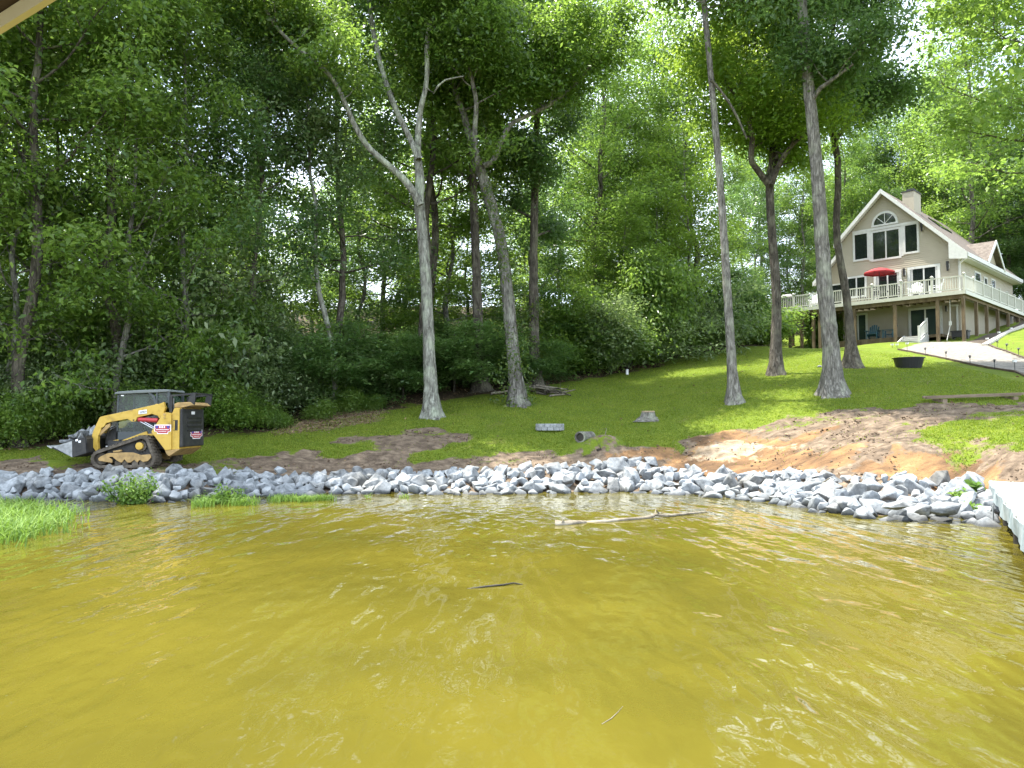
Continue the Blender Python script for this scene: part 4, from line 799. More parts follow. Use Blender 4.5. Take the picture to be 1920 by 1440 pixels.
# ------------------------------------------------------------------ things on and around the house
def H(s, t, z): return (*hw(s, t), z)
HR = hs_.rotation_euler[2]
def adirondack(mat, loc, rz, label, group):
    e = empty('adirondack_chair', loc, rz); tag(e, label, 'chair', group)
    a = MB()
    for i in range(6): a.bar((-.25+i*.1, -.30+.5, .36-.10), (-.25+i*.1, .0+.0-.28, .36), .085, .02)
    a.build('seat', mat, e)
    b = MB()
    for i in range(5): h = .78-.035*(i-2)**2; b.bar((-.22+i*.11, .18, .22), (-.26+i*.13, .50, .25+h), .095, .02, up=(0, 1, 0))
    b.bar((-.27, .30, .5), (.27, .30, .5), .03, .08); b.build('backrest', mat, e)
    for sx in (-1, 1):
        m_ = MB(); m_.box(sx*.36-.07, sx*.36+.07, -.36, .36, .56, .585); m_.build('armrest', mat, e)
        l_ = MB(); l_.bar((sx*.31, -.28, 0), (sx*.31, -.28, .56), .09, .03); l_.build('leg', mat, e)
        l_ = MB(); l_.bar((sx*.28, -.26, .34), (sx*.28, .48, .02), .10, .03, up=(0, 0, 1)); l_.bar((sx*.31, .30, .06), (sx*.33, .34, .56), .07, .03); l_.build('leg', mat, e)
    return e
M['bluep'] = flat_mat('blue_plastic', (.03, .10, .14), .5)
adirondack(M['whitep'], H(3.05, .75, FL), HR+.05, 'white adirondack chair facing the lake on the deck, middle of the right half', 'white deck chairs')
adirondack(M['whitep'], H(1.95, .95, FL), HR-1.3, 'white adirondack chair turned sideways on the deck, nearest to the right corner', 'white deck chairs')
adirondack(M['whitep'], H(9.6, .8, FL), HR+.2, 'white adirondack chair on the left part of the deck behind the thick tree', 'white deck chairs')
adirondack(M['bluep'], H(5.95, 1.35, 7.42), HR+.1, 'blue adirondack chair facing the lake on the lower porch', 'blue porch chairs')
adirondack(M['bluep'], H(5.05, 1.7, 7.42), HR-1.45, 'blue adirondack chair seen from the side on the lower porch', 'blue porch chairs')
# umbrella
ue = empty('patio_umbrella', H(5.5, 1.5, FL), HR); tag(ue, 'red patio umbrella open on the deck', 'umbrella')
u_ = MB(); n = 8; R0 = 1.0
for k in range(n):
    a, b = 2*math.pi*k/n, 2*math.pi*(k+1)/n
    p0, p1 = (R0*math.cos(a), R0*math.sin(a), 2.02), (R0*math.cos(b), R0*math.sin(b), 2.02); c0 = (.45*math.cos(a), .45*math.sin(a), 2.26); c1 = (.45*math.cos(b), .45*math.sin(b), 2.26)
    for quad in ((p0, p1, c1, c0), (c0, c1, (0, 0, 2.36))): u_.bm.faces.new([u_.bm.verts.new(v) for v in quad])
    u_.bm.faces.new([u_.bm.verts.new(v) for v in (p0, p1, (p1[0], p1[1], 1.93), (p0[0], p0[1], 1.93))])
M['red'] = flat_mat('red_canvas', (.27, .007, .010), .7); uo = u_.build('canopy', M['red'], ue)
sm = uo.modifiers.new('t', 'SOLIDIFY'); sm.thickness = .012
u_ = MB(); u_.cyl((0, 0, 0), (0, 0, 2.35), .022, n=10); u_.build('pole', M['darkm'], ue)
u_ = MB(); u_.cyl((0, 0, 0), (0, 0, .08), .28, .2, 16); u_.build('base', M['darkm'], ue)
for k in range(8): a = 2*math.pi*k/8; u_ = MB(); u_.bar((0, 0, 2.3), (R0*.97*math.cos(a), R0*.97*math.sin(a), 2.01), .014); u_.build('rib', M['darkm'], ue)
te = empty('patio_table', H(5.5, 1.5, FL), HR); tag(te, 'dark round patio table under the red umbrella', 'table')
u_ = MB(); u_.cyl((0, 0, .70), (0, 0, .73), .55, n=24); u_.build('table_top', M['darkm'], te)
for k in range(4): a = R(45+90*k); u_ = MB(); u_.bar((.4*math.cos(a), .4*math.sin(a), 0), (.35*math.cos(a), .35*math.sin(a), .70), .03); u_.build('leg', M['darkm'], te)
# patio dining chairs (dark), behind the balusters
def dining(loc, rz, label):
    e = empty('patio_chair', loc, rz); tag(e, label, 'chair', 'dark patio chairs')
    m_ = MB(); m_.box(-.24, .24, -.24, .24, .42, .45); m_.build('seat', M['darkm'], e)
    m_ = MB(); m_.box(-.24, -.20, .22, .25, .45, .95); m_.box(.20, .24, .22, .25, .45, .95)
    for z in (.6, .75, .9): m_.box(-.199, .199, .225, .245, z-.03, z+.03)
    m_.build('backrest', M['darkm'], e)
    for a in (-1, 1):
        for b in (-1, 1): m_ = MB(); m_.box(a*.22-.015, a*.22+.015, b*.22-.015, b*.22+.015, 0, .42); m_.build('leg', M['darkm'], e)
dining(H(6.55, 1.3, FL), HR+1.5, 'dark patio chair left of the table under the umbrella'); dining(H(4.5, 1.4, FL), HR-1.5, 'dark patio chair right of the table under the umbrella'); dining(H(5.5, .7, FL), HR+3.1, 'dark patio chair on the lake side of the table under the umbrella')
# grill under a black cover
ge = empty('covered_grill', H(11.6, .75, FL), HR+.2); tag(ge, 'black covered grill at the left end of the deck', 'grill')
m_ = MB(); m_.hexa([(-.42, -.28, .12), (.42, -.28, .12), (.42, .28, .12), (-.42, .28, .12)], [(-.5, -.30, .9), (.5, -.30, .9), (.5, .30, .9), (-.5, .30, .9)]); m_.hexa([(-.5, -.30, .901), (.5, -.30, .901), (.5, .30, .901), (-.5, .30, .901)], [(-.30, -.1, 1.2), (.30, -.1, 1.2), (.30, .22, 1.18), (-.30, .22, 1.18)]); m_.build('cover', M['darkm'], ge, bevel=.03)
for a in (-1, 1): m_ = MB(); m_.cyl((a*.38, -.2, .08), (a*.42, -.2, .08), .08, n=12); m_.build('wheel', M['darkm'], ge)
# storage bench by the lower right corner
be = empty('storage_box', H(.75, 1.6, tzz(*hw(.75, 1.6))), HR); tag(be, 'dark low box under the right corner of the deck', 'box')
m_ = MB(); m_.box(-.45, .45, -.25, .25, .12, .45); m_.build('body', M['darkm'], be); m_ = MB(); m_.box(-.5, .5, -.3, .3, .452, .52); m_.build('lid', M['darkm'], be)
for a in (-1, 1): m_ = MB(); m_.box(a*.4-.03, a*.4+.03, -.2, .2, 0, .12); m_.build('foot', M['darkm'], be)
# ------------------------------------------------------------------ compact track loader on the bank (heading -x)
LX = atY(226.7, 876.7, 21.0); K = .00243
LZ = tzz(LX[0], 21.7)
ld = empty('track_loader', (LX[0], 21.0, LX[2])); tag(ld, 'yellow and black compact track loader facing left on the bank', 'loader')
def lq(x, y): return ((x-880)*K, (1000-y)*K)
def pf2(a, b, d): return (lq(a, b)[0], d, lq(a, b)[1])
M['yel'] = noise_mat('yellow_machine_paint', [(.20, .135, .05), (.40, .255, .04), (.50, .32, .045), (.54, .355, .06)], scale=4, detail=9, rough=.5, bump=.08, spec=.45, p0=.30, p1=.56)
M['yeld'] = noise_mat('dusty_yellow_paint', [(.22, .15, .07), (.38, .25, .10), (.46, .31, .13)], scale=5, rough=.8, bump=.2)
M['rub'] = noise_mat('muddy_rubber', [(.045, .038, .03), (.10, .085, .065), (.17, .145, .115)], scale=6, rough=.95, bump=.5, bscale=30)
M['blk'] = noise_mat('black_machine_paint', [(.016, .016, .016), (.03, .03, .03), (.055, .052, .046)], scale=5, rough=.55, bump=.05)
M['steel'] = noise_mat('worn_steel', [(.16, .165, .165), (.30, .31, .31), (.42, .43, .42)], scale=5, rough=.5, bump=.1, metal=.35)
M['chrome'] = flat_mat('chrome_rod', (.75, .75, .75), .2, 1); M['redp'] = flat_mat('red_paint', (.42, .035, .04), .5)
M['cabg'] = flat_mat('dark_grey_cab', (.05, .06, .064), .45); M['cabl'] = flat_mat('grey_cab_roof', (.14, .155, .15), .5); M['blu'] = flat_mat('blue_print', (.06, .05, .28), .5)
def plate(name, pts, d0, d1, mat, parent, bevel=0.008): m = MB(); m.prism(pts, pf2, d0, d1); return m.build(name, mat, parent, bevel=bevel)
def arcpts(cx, cy, r, a0, a1, n=8): return [(cx+r*math.cos(R(a0+(a1-a0)*i/n)), cy+r*math.sin(R(a0+(a1-a0)*i/n))) for i in range(n+1)]
def track(d0, d1):
    # belt outline: front idler, rear idler, high sprocket (image-space y grows downward)
    out = arcpts(640, 905, 100, 90, 235)+arcpts(1100, 745, 98, 245, 325)+arcpts(1165, 905, 96, -25, 90)
    inn = arcpts(640, 905, 70, 90, 235)+arcpts(1100, 745, 66, 245, 325)+arcpts(1165, 905, 64, -25, 90)
    m = MB(); n = len(out)
    for i in range(n):
        j = (i+1) % n; m.hexa([pf2(*out[i], d0), pf2(*out[j], d0), pf2(*inn[j], d0), pf2(*inn[i], d0)], [pf2(*out[i], d1), pf2(*out[j], d1), pf2(*inn[j], d1), pf2(*inn[i], d1)])
    # tread lugs along the belt
    P = np.array(out+[out[0]]); L = np.concatenate([[0], np.cumsum(np.linalg.norm(np.diff(P, axis=0), axis=1))]); s = 0
    while s < L[-1]:
        a = np.array([np.interp(s, L, P[:, k]) for k in (0, 1)]); b = np.array([np.interp(s+16, L, P[:, k]) for k in (0, 1)]); t = (b-a)/(np.linalg.norm(b-a)+1e-9); nrm = np.array([t[1], -t[0]])
        c = P.mean(0); nrm = nrm if nrm@(a-c) > 0 else -nrm
        for e0, e1, sh in ((d0+.012, (d0+d1)/2-.02, 0), ((d0+d1)/2+.02, d1-.012, 10)):
            a2, b2 = a+t*sh, b+t*sh
            m.hexa([pf2(*(a2-nrm*3), e0), pf2(*(b2-nrm*3), e0), pf2(*(b2+nrm*10), e0), pf2(*(a2+nrm*10), e0)], [pf2(*(a2-nrm*3), e1), pf2(*(b2-nrm*3), e1), pf2(*(b2+nrm*10), e1), pf2(*(a2+nrm*10), e1)])
        s += 38
    tk = m.build('track', M['rub'], ld)
    def disc(name, cx, cy, r, e0, e1, mat, n=24): c = MB(); c.cyl(pf2(cx, cy, e0), pf2(cx, cy, e1), r*K, n=n); return c.build(name, mat, tk, bevel=.008)
    e = d0 if d0 < .5 else d0
    disc('idler', 640, 905, 64, d0+.10, d1-.1, M['rub']); disc('idler', 1165, 905, 58, d0+.10, d1-.1, M['rub'])
    sp = MB()
    for k in range(14): a = 2*math.pi*k/14; sp.hexa([pf2(1080+x*math.cos(a)-y*math.sin(a), 760+x*math.sin(a)+y*math.cos(a), d0+.12) for x, y in ((50, -9), (80, -5), (80, 5), (50, 9))], [pf2(1080+x*math.cos(a)-y*math.sin(a), 760+x*math.sin(a)+y*math.cos(a), d0+.2) for x, y in ((50, -9), (80, -5), (80, 5), (50, 9))])
    sp.cyl(pf2(1080, 760, d0+.1), pf2(1080, 760, d0+.3), 60*K, n=24); sp.build('sprocket', M['rub'], tk)
    disc('sprocket_hub', 1072, 760, 42, d0+.02, d0+.1, M['yel'])
    for x in (830, 912, 1022, 1105): disc('roller', x, 952, 36, d0+.06, d1-.1, M['rub'])
    fr = [(616, 900), (640, 878), (722, 840), (860, 832), (1008, 832), (1095, 860), (1205, 852), (1214, 886), (1175, 928), (1120, 940), (1085, 915), (1055, 945), (1022, 912), (985, 945), (945, 945), (912, 908), (880, 948), (830, 925), (775, 880), (735, 885), (778, 915), (775, 948), (720, 940), (625, 925)]
    f = plate('track_frame', fr, d0+.02, d0+.055, M['yeld'], tk); plate('tensioner', [(775, 815), (860, 800), (870, 820), (780, 832)], d0+.04, d0+.2, M['yeld'], tk)
    m = MB(); m.box(*[v for v in (lq(700, 0)[0], lq(1180, 0)[0])], d0+.12, d1-.1, lq(0, 930)[1], lq(0, 700)[1]); m.build('track_guard', M['blk'], tk)
track(0, .42); track(1.33, 1.75)
# body
m = MB(); m.prism([(700, 770), (745, 640), (1190, 600), (1330, 500), (1500, 480), (1500, 800), (1395, 872), (1340, 805), (1180, 790), (900, 900), (720, 880)], pf2, .46, 1.29); body = m.build('chassis', M['blk'], ld, bevel=.01)
for d0, d1 in ((.36, .44), (1.31, 1.39)):
    plate('fender_rail', [(688, 748), (700, 700), (760, 690), (775, 712), (1075, 598), (1092, 600), (1098, 628), (1180, 615), (1195, 640), (1110, 650), (1050, 660), (700, 778)], d0, d1, M['yel'], ld)
for d0, d1 in ((.10, .42), (1.33, 1.65)):
    tw = plate('tower', [(1190, 600), (1325, 388), (1345, 380), (1412, 396), (1420, 802), (1352, 808)], d0, d1, M['yel'], ld)
    if d0 < 1:
        for cx, cy, rr in ((1338, 405, 14), (1340, 440, 10)): c = MB(); c.cyl(pf2(cx, cy, d0-.02), pf2(cx, cy, d0+.02), rr*K, n=12); c.build('pin', M['yeld'], tw)
m = MB(); m.prism([(1412, 398), (1440, 330), (1500, 330), (1503, 800), (1420, 800)], pf2, .14, 1.60); eng = m.build('engine_cover', M['yel'], ld, bevel=.01)
m = MB(); m.prism([(1430, 468), (1482, 468), (1482, 585), (1430, 585)], pf2, .135, .145); m.build('vent_slot', M['blk'], eng); m = MB(); m.prism([(1436, 475), (1450, 475), (1450, 580), (1436, 580)], pf2, .12, .134); m.build('latch', M['yel'], eng)
plate('counterweight', [(1345, 812), (1525, 790), (1395, 875), (1370, 860)], .12, 1.62, M['yeld'], ld)
m = MB(); m.prism([(1415, 285), (1450, 268), (1600, 262), (1640, 298), (1500, 328), (1420, 326)], pf2, .25, 1.5); m.build('hood', M['yeld'], ld, bevel=.015)
# black rear door with louvres
m = MB(); m.prism([(1504, 345), (1520, 335), (1532, 340), (1540, 770), (1505, 775)], pf2, .14, 1.60); rd = m.build('rear_door', M['blk'], ld, bevel=.012)
def rq(u, y, o): x = 1532+8*(y-340)/430+o; return pf2(x, y, .14+1.46*u)
m = MB()
for y in (430, 480, 530, 580): m.hexa([rq(.22, y, 0), rq(.85, y, 0), rq(.85, y+30, 0), rq(.22, y+30, 0)], [rq(.22, y+4, 14), rq(.85, y+4, 14), rq(.85, y+22, 4), rq(.22, y+22, 4)])
m.build('louvre', M['blk'], rd)
m = MB(); m.hexa([rq(.40, 368, 1), rq(.55, 368, 1), rq(.55, 402, 1), rq(.40, 402, 1)], [rq(.40, 368, 3), rq(.55, 368, 3), rq(.55, 402, 3), rq(.40, 402, 3)]); m.build('badge', M['whitep'], rd)
def badge(P, parent, o=1):
    sh = [(0, 0), (1, 0), (1, .32), (.96, .38), (1, .45), (1, .72), (.84, .78), (.82, 1), (.18, 1), (.16, .78), (0, .72), (0, .45), (.04, .38), (0, .32)]
    def lay(name, pts, h, mat, par): m = MB(); m.hexa([P(a, b, h) for a, b in pts], [P(a, b, h+.003) for a, b in pts]); return m.build(name, mat, par)
    w_ = lay('sticker', sh, .001, M['whitep'], parent); ins = [(.5+(a-.5)*.9, .5+(b-.5)*.82) for a, b in sh]
    lay('sticker_print', ins, .005, M['redp'], w_)
    for pts in ([(.07, .12), (.26, .12), (.22, .40), (.10, .40)], [(.72, .12), (.93, .12), (.90, .40), (.78, .40)]): lay('sticker_corner', pts, .009, M['blu'], w_)
    m = MB()
    def stroke(x0, x1, y, n, h):
        for i in range(n):
            a = x0+(x1-x0)*i/n; ww = (x1-x0)/n*.62
            pts = [(a, y), (a+ww, y), (a+ww, y+h), (a, y+h)]; m.hexa([P(*p, .009) for p in pts], [P(*p, .011) for p in pts])
    stroke(.30, .70, .16, 3, .20); stroke(.12, .88, .48, 12, .10); stroke(.26, .74, .70, 9, .07); m.build('sticker_lettering', M['whitep'], w_)
badge(lambda a, b, h: pf2(1225+190*a, 520+105*b, .10-h), ld)
def rbadge(a, b, h): return pf2(1532+8*(580+110*b-340)/430+h/K, 582+105*b, .14+1.46*(.36+.56*a))
badge(rbadge, rd)
m = MB(); m.bar(pf2(1372, 190, .3), pf2(1650, 165, .3), .05); m.bar(pf2(1372, 190, 1.45), pf2(1650, 165, 1.45), .05); m.bar(pf2(1650, 165, .3), pf2(1650, 165, 1.45), .05)
for d in (.3, 1.45): m.bar(pf2(1372, 190, d), pf2(1378, 380, d), .08); m.prism([(1585, 190), (1655, 162), (1640, 290), (1560, 325)], pf2, d-.03, d+.03)
m.build('rear_guard', M['blk'], ld)
c = MB(); c.cyl(pf2(1345, 350, .55), pf2(1340, 215, .55), .05, n=12); c.build('exhaust_pipe', M['steel'], ld)
# lift arms
arm = [(575, 443), (592, 428), (760, 392), (1205, 292), (1215, 282), (1235, 290), (1290, 268), (1302, 262), (1308, 300), (1322, 330), (1278, 452), (1252, 446), (1240, 420), (1168, 398), (1120, 412), (1005, 438), (992, 470), (985, 484), (945, 486), (920, 470), (890, 455), (760, 480), (652, 502), (625, 548), (598, 556), (590, 600), (566, 650), (560, 720), (572, 800), (545, 822), (505, 768), (488, 690), (505, 600), (540, 520)]
for d0, d1 in ((.22, .34), (1.41, 1.53)):
    a_ = plate('lift_arm', arm, d0, d1, M['yel'], ld)
    if d0 < 1:
        m = MB(); m.prism([(560, 610), (625, 560), (640, 530), (690, 505), (692, 540), (640, 590), (590, 640), (545, 640), (540, 600)], pf2, d0+.02, d0+.08); m.build('arm_bracket', M['yeld'], a_)
        m = MB(); m.prism([(1022, 362), (1112, 348), (1116, 392), (1022, 402)], pf2, d0-.012, d0-.002); ap_ = m.build('number_plate', M['whitep'], a_)
        for tx, sx, sz in (('259D3', 1024, .055),):
            fc = bpy.data.curves.new('numbers', 'FONT'); fc.body = tx; fc.size = .07; fc.extrude = .002
            fo = bpy.data.objects.new('model_number', fc); COL.objects.link(fo); fo.parent = a_; fo.location = pf2(1036, 392, d0-.016); fo.rotation_euler = (R(90), R(-9), 0); bpy.context.view_layer.update(); tm = bpy.data.meshes.new_from_object(fo); bpy.data.objects.remove(fo); fo = link('model_number', tm, M['blk'], a_, pf2(1036, 392, d0-.016)); fo.rotation_euler = (R(90), R(-9), 0)
        c = MB(); c.cyl(pf2(966, 468, d0-.01), pf2(966, 468, d0), .02, n=12); c.build('pin', M['blk'], a_)
    c = MB(); c.cyl(pf2(1010, 462, d0+.06), pf2(1232, 472, d0+.06), .062, n=16); c.build('lift_cylinder', M['redp'], ld, smooth=True)
    for p0, p1 in (((1005, 472), (1195, 572)), ((1078, 488), (1205, 556))): c = MB(); c.cyl(pf2(*p0, d0+.05), pf2(*p1, d0+.05), .017, n=10); c.build('cylinder_rod', M['chrome'], ld, smooth=True)
c = MB(); c.bar(pf2(545, 600, .34), pf2(545, 600, 1.41), .10); c.build('arm_crossbar', M['yel'], ld)
c = MB(); c.prism([(596, 640), (690, 560), (760, 560), (780, 700), (700, 760), (590, 745)], pf2, .5, 1.25); c.build('front_frame', M['blk'], ld)
c = MB(); c.bar(pf2(610, 770, .45), pf2(685, 760, .45), .03, .03); c.build('step', M['whitep'], ld)
for k, (y0, z0) in enumerate(((.50, 560), (.56, 575), (.62, 566))):
    hp = [pf2(700, z0-20, y0), pf2(640, z0+10, y0-.03), pf2(610, z0+80, y0), pf2(640, z0+170, y0+.02), pf2(690, z0+190, y0)]; t_ = TB(50+k); pp_, rr_ = smooth_path(hp, [.016]*5, .05); t_.tube(pp_, rr_, 7, knob=0); link('hydraulic_hose', t_.wood('hydraulic_hose', M['blk']), None, ld)
# bucket
sidep = [(90, 762), (350, 690), (495, 655), (512, 690), (515, 835), (362, 882)]
def bside(d):
    m = MB(); m.prism([(140, 757), (352, 700), (360, 882)], pf2, d, d+.02); m.prism([(352, 697), (498, 660), (515, 835), (362, 882)], pf2, d+.003, d+.023); return m
bk = MB(); inner = [(90, 768), (362, 884), (515, 838), (512, 690), (495, 655)]
for (a, b), (c2, d2) in zip(inner, inner[1:]): bk.hexa([pf2(a, b, -.1), pf2(c2, d2, -.1), pf2(c2, d2, 1.78), pf2(a, b, 1.78)], [pf2(a+3, b-9, -.1), pf2(c2-6, d2-9, -.1), pf2(c2-6, d2-9, 1.78), pf2(a+3, b-9, 1.78)])
bko = bk.build('bucket', M['blk'], ld)
for d in (-.125, 1.782):
    m = MB(); m.prism([(140, 766), (352, 702), (360, 882)], pf2, d, d+.022); m.build('bucket_side', M['steel'], bko)
    m = MB(); m.prism([(352, 700), (498, 656), (515, 835), (361, 882)], pf2, d+.002, d+.024); m.build('bucket_side', M['blk'], bko)
m = MB(); m.hexa([pf2(75, 760, -.12), pf2(120, 785, -.12), pf2(120, 785, 1.8), pf2(75, 760, 1.8)], [pf2(72, 752, -.12), pf2(140, 768, -.12), pf2(140, 768, 1.8), pf2(72, 752, 1.8)]); m.build('cutting_edge', M['steel'], bko)
for (xa, ya) in ((392, 684), (425, 700)): m = MB(); m.prism([(xa, ya), (xa+26, ya-6), (xa+28, ya+18), (xa+2, ya+22)], pf2, -.130, -.126); m.build('decal', M['whitep'], bko)
# cab
m = MB(); m.prism([(708, 172), (712, 152), (760, 140), (1000, 124), (1270, 116), (1330, 118), (1345, 142), (1240, 150), (900, 165)], pf2, .36, 1.38); m.build('cab_roof', M['cabl'], ld, bevel=.015)
cf = MB()
for d in (.40, 1.30):
    cf.prism([(738, 172), (752, 172), (750, 700), (735, 700)], pf2, d, d+.045)
    cf.prism([(1065, 152), (1110, 152), (1165, 190), (1205, 330), (1205, 620), (1178, 620), (1178, 330), (1140, 205), (1100, 172)], pf2, d, d+.045)
    cf.prism([(1178, 148), (1198, 148), (1200, 330), (1190, 330)], pf2, d-.01, d+.04); cf.prism([(1305, 142), (1335, 142), (1345, 330), (1320, 330)], pf2, d, d+.045)
cf.prism([(735, 600), (1200, 600), (1200, 640), (735, 700)], pf2, .40, 1.345)
for y in (172, 600): cf.bar(pf2(745, y, .4), pf2(745, y, 1.34), .035)
cfo = cf.build('cab_frame', M['cabg'], ld)
def glass_clear(name):
    m, t, b, o = nmat(name); L = t.links; g = N(t, 'ShaderNodeBsdfGlossy'); g.inputs[1].default_value = .03; tr = N(t, 'ShaderNodeBsdfTransparent'); tr.inputs[0].default_value = (.55, .66, .62, 1)
    fr = N(t, 'ShaderNodeFresnel'); fr.inputs[0].default_value = 1.5; ms = N(t, 'ShaderNodeMixShader'); L.new(fr.outputs[0], ms.inputs[0]); L.new(tr.outputs[0], ms.inputs[1]); L.new(g.outputs[0], ms.inputs[2]); L.new(ms.outputs[0], o.inputs[0]); return m
M['cabglass'] = glass_clear('cab_glass')
for d in (.415, 1.33):
    m = MB(); m.prism([(752, 175), (1095, 170), (1140, 205), (1178, 330), (1178, 600), (752, 640)], pf2, d, d+.006); m.build('side_window', M['cabglass'], cfo)
    m = MB(); m.prism([(1200, 160), (1305, 150), (1322, 300), (1205, 330)], pf2, d, d+.006); m.build('side_window', M['cabglass'], cfo)
m = MB(); m.box(lq(778, 0)[0], lq(812, 0)[0], .393, .399, lq(0, 192)[1], lq(0, 182)[1]); m.build('decal', M['whitep'], cfo)
m = MB(); m.prism([(1080, 400), (1120, 240), (1155, 240), (1160, 520), (1000, 520), (1000, 480), (1075, 470)], pf2, .62, 1.12); m.build('seat', M['blk'], ld, bevel=.02)
m = MB(); m.prism([(900, 640), (960, 500), (985, 500), (990, 640)], pf2, .5, .58); m.bar(pf2(965, 500, .54), pf2(955, 430, .54), .03); m.build('control_console', M['blk'], ld)
# operator: one continuous seated body
def skin_body(name, nodes, edges, mat, parent, root=0, sub=2):
    me = bpy.data.meshes.new(name); me.from_pydata([n_[0] for n_ in nodes], edges, []); o = link(name, me, mat, parent)
    md_ = o.modifiers.new('skin', 'SKIN'); sk_ = me.skin_vertices[0].data
    for i, n_ in enumerate(nodes): sk_[i].radius = (n_[1], n_[2] if len(n_) > 2 else n_[1])
    sk_[root].use_root = True; s_ = o.modifiers.new('sub', 'SUBSURF'); s_.levels = sub; s_.render_levels = sub; return o
def L3(x, y, d): return pf2(x, y, d)
M['skin'] = flat_mat('skin', (.36, .20, .13), .5); M['shirt'] = flat_mat('brown_shirt', (.13, .085, .055), .9); M['capm'] = flat_mat('brown_cap', (.14, .09, .055), .9); M['jeans'] = flat_mat('jeans', (.04, .05, .08), .9)
pe = empty('person', (LX[0], 21.0, LX[2])); tag(pe, 'operator in a brown cap and brown shirt sitting inside the loader cab', 'person')
D = .87
nodes = [(L3(1055, 462, D), .14, .15), (L3(1062, 400, D), .14, .17), (L3(1060, 345, D), .13, .19), (L3(1052, 312, D), .06, .07), (L3(1042, 290, D), .055), (L3(1034, 268, D), .085, .075), (L3(1036, 240, D), .075, .07),
         (L3(1058, 335, D-.20), .06), (L3(1035, 400, D-.25), .045), (L3(985, 432, D-.24), .035), (L3(965, 430, D-.28), .03),
         (L3(1058, 335, D+.20), .06), (L3(1035, 400, D+.25), .045), (L3(985, 432, D+.24), .035), (L3(965, 430, D+.28), .03),
         (L3(1040, 475, D-.11), .09), (L3(900, 470, D-.14), .07), (L3(880, 600, D-.14), .05), (L3(850, 625, D-.14), .04),
         (L3(1040, 475, D+.11), .09), (L3(900, 470, D+.14), .07), (L3(880, 600, D+.14), .05), (L3(850, 625, D+.14), .04)]
edges = [(0, 1), (1, 2), (2, 3), (3, 4), (4, 5), (5, 6), (2, 7), (7, 8), (8, 9), (9, 10), (2, 11), (11, 12), (12, 13), (13, 14), (0, 15), (15, 16), (16, 17), (17, 18), (0, 19), (19, 20), (20, 21), (21, 22)]
skin_body('body', nodes, edges, M['skin'], pe)
sh_n = [(n_[0], n_[1]+.014, (n_[2] if len(n_) > 2 else n_[1])+.014) for n_ in nodes]
ids = [0, 1, 2, 7, 8, 9, 11, 12, 13]; mp2 = {a: i for i, a in enumerate(ids)}
skin_body('shirt', [sh_n[i] for i in ids], [(mp2[a], mp2[b]) for a, b in edges if a in mp2 and b in mp2], M['shirt'], pe)
ids = [0, 15, 16, 17, 19, 20, 21]; mp2 = {a: i for i, a in enumerate(ids)}
skin_body('trousers', [sh_n[i] for i in ids], [(mp2[a], mp2[b]) for a, b in edges if a in mp2 and b in mp2], M['jeans'], pe)
m = MB()
for k in range(5): a0, a1 = .1+.3*k/5*5/3.2, 0; m.cyl(L3(1036, 258-8*k, D), L3(1036, 250-8*k, D), .098*math.cos(k*.28), .098*math.cos((k+1)*.28), 16)
m.hexa([L3(1000, 258, D-.08), L3(1040, 258, D-.09), L3(1040, 258, D+.09), L3(1000, 258, D+.08)], [L3(975, 262, D-.04), L3(1040, 253, D-.09), L3(1040, 253, D+.09), L3(975, 262, D+.04)]); m.build('cap', M['capm'], pe)
# stones carried in the bucket
for i, (x, y, d, r_) in enumerate([(190, 735, .25, .19), (265, 690, .35, .25), (345, 655, .3, .27), (420, 640, .45, .24), (470, 615, .4, .22), (230, 715, .8, .24), (320, 660, .9, .30), (420, 620, 1.0, .28), (250, 710, 1.35, .25), (360, 660, 1.45, .27), (455, 650, 1.5, .22), (170, 748, .6, .16), (300, 745, .6, .3), (400, 735, 1.1, .3), (390, 700, .15, .22)]):
    p = pf2(x, y, d); o = link('rock', ROCKS[i % 22], None, None, (LX[0]+p[0], 21+p[1], LX[2]+p[2]+.06)); o.scale = (r_*1.1, r_*.9, r_*.62); o.rotation_euler = (.2*i, .15*i, i*1.3)
    tag(o, 'pale grey stone heaped in the loader bucket', 'rock', 'stones in the loader bucket')
# ------------------------------------------------------------------ dock and boathouse roof
M['conc'] = noise_mat('bleached_dock_boards', [(.44, .425, .375), (.52, .50, .45)], scale=3, rough=.8, bump=.1, bscale=30)
M['dside'] = noise_mat('pale_blue_dock_skirt', [(.13, .165, .18), (.22, .265, .28), (.30, .335, .34)], scale=2.5, rough=.6, bump=.4, bscale=5, bdist=.05)
M['wet'] = noise_mat('wet_dark_timber', [(.02, .018, .014), (.05, .045, .035)], scale=4, rough=.7)
dz = .55; e0 = atZ(1855, 905, dz); e1 = atZ(1920, 988, dz); dd = (e1-e0); dd /= np.linalg.norm(dd); e2 = e0+dd*14; nn = np.array([-dd[1], dd[0], 0.]); nn = nn if nn[0] > 0 else -nn
dke = empty('dock', (e0[0], e0[1], dz)); tag(dke, 'bleached pale dock with a blue-grey skirt at the right edge', 'dock')
def dl(p): return (p[0]-e0[0], p[1]-e0[1], p[2]-dz)
W = 2.2; m = MB(); s = 0.0
while s < 14: 
    a = e0+dd*s; b = e0+dd*(s+2.38); m.hexa([dl(p) for p in (a, b, b+nn*W, a+nn*W)], [dl(p+np.array([0, 0, .05])) for p in (a, b, b+nn*W, a+nn*W)]); s += 2.4
m.build('deck', M['conc'], dke)
def qd(s, w_, z): p = e0+dd*s+nn*w_; return (p[0]-e0[0], p[1]-e0[1], z)
m = MB(); k = 0
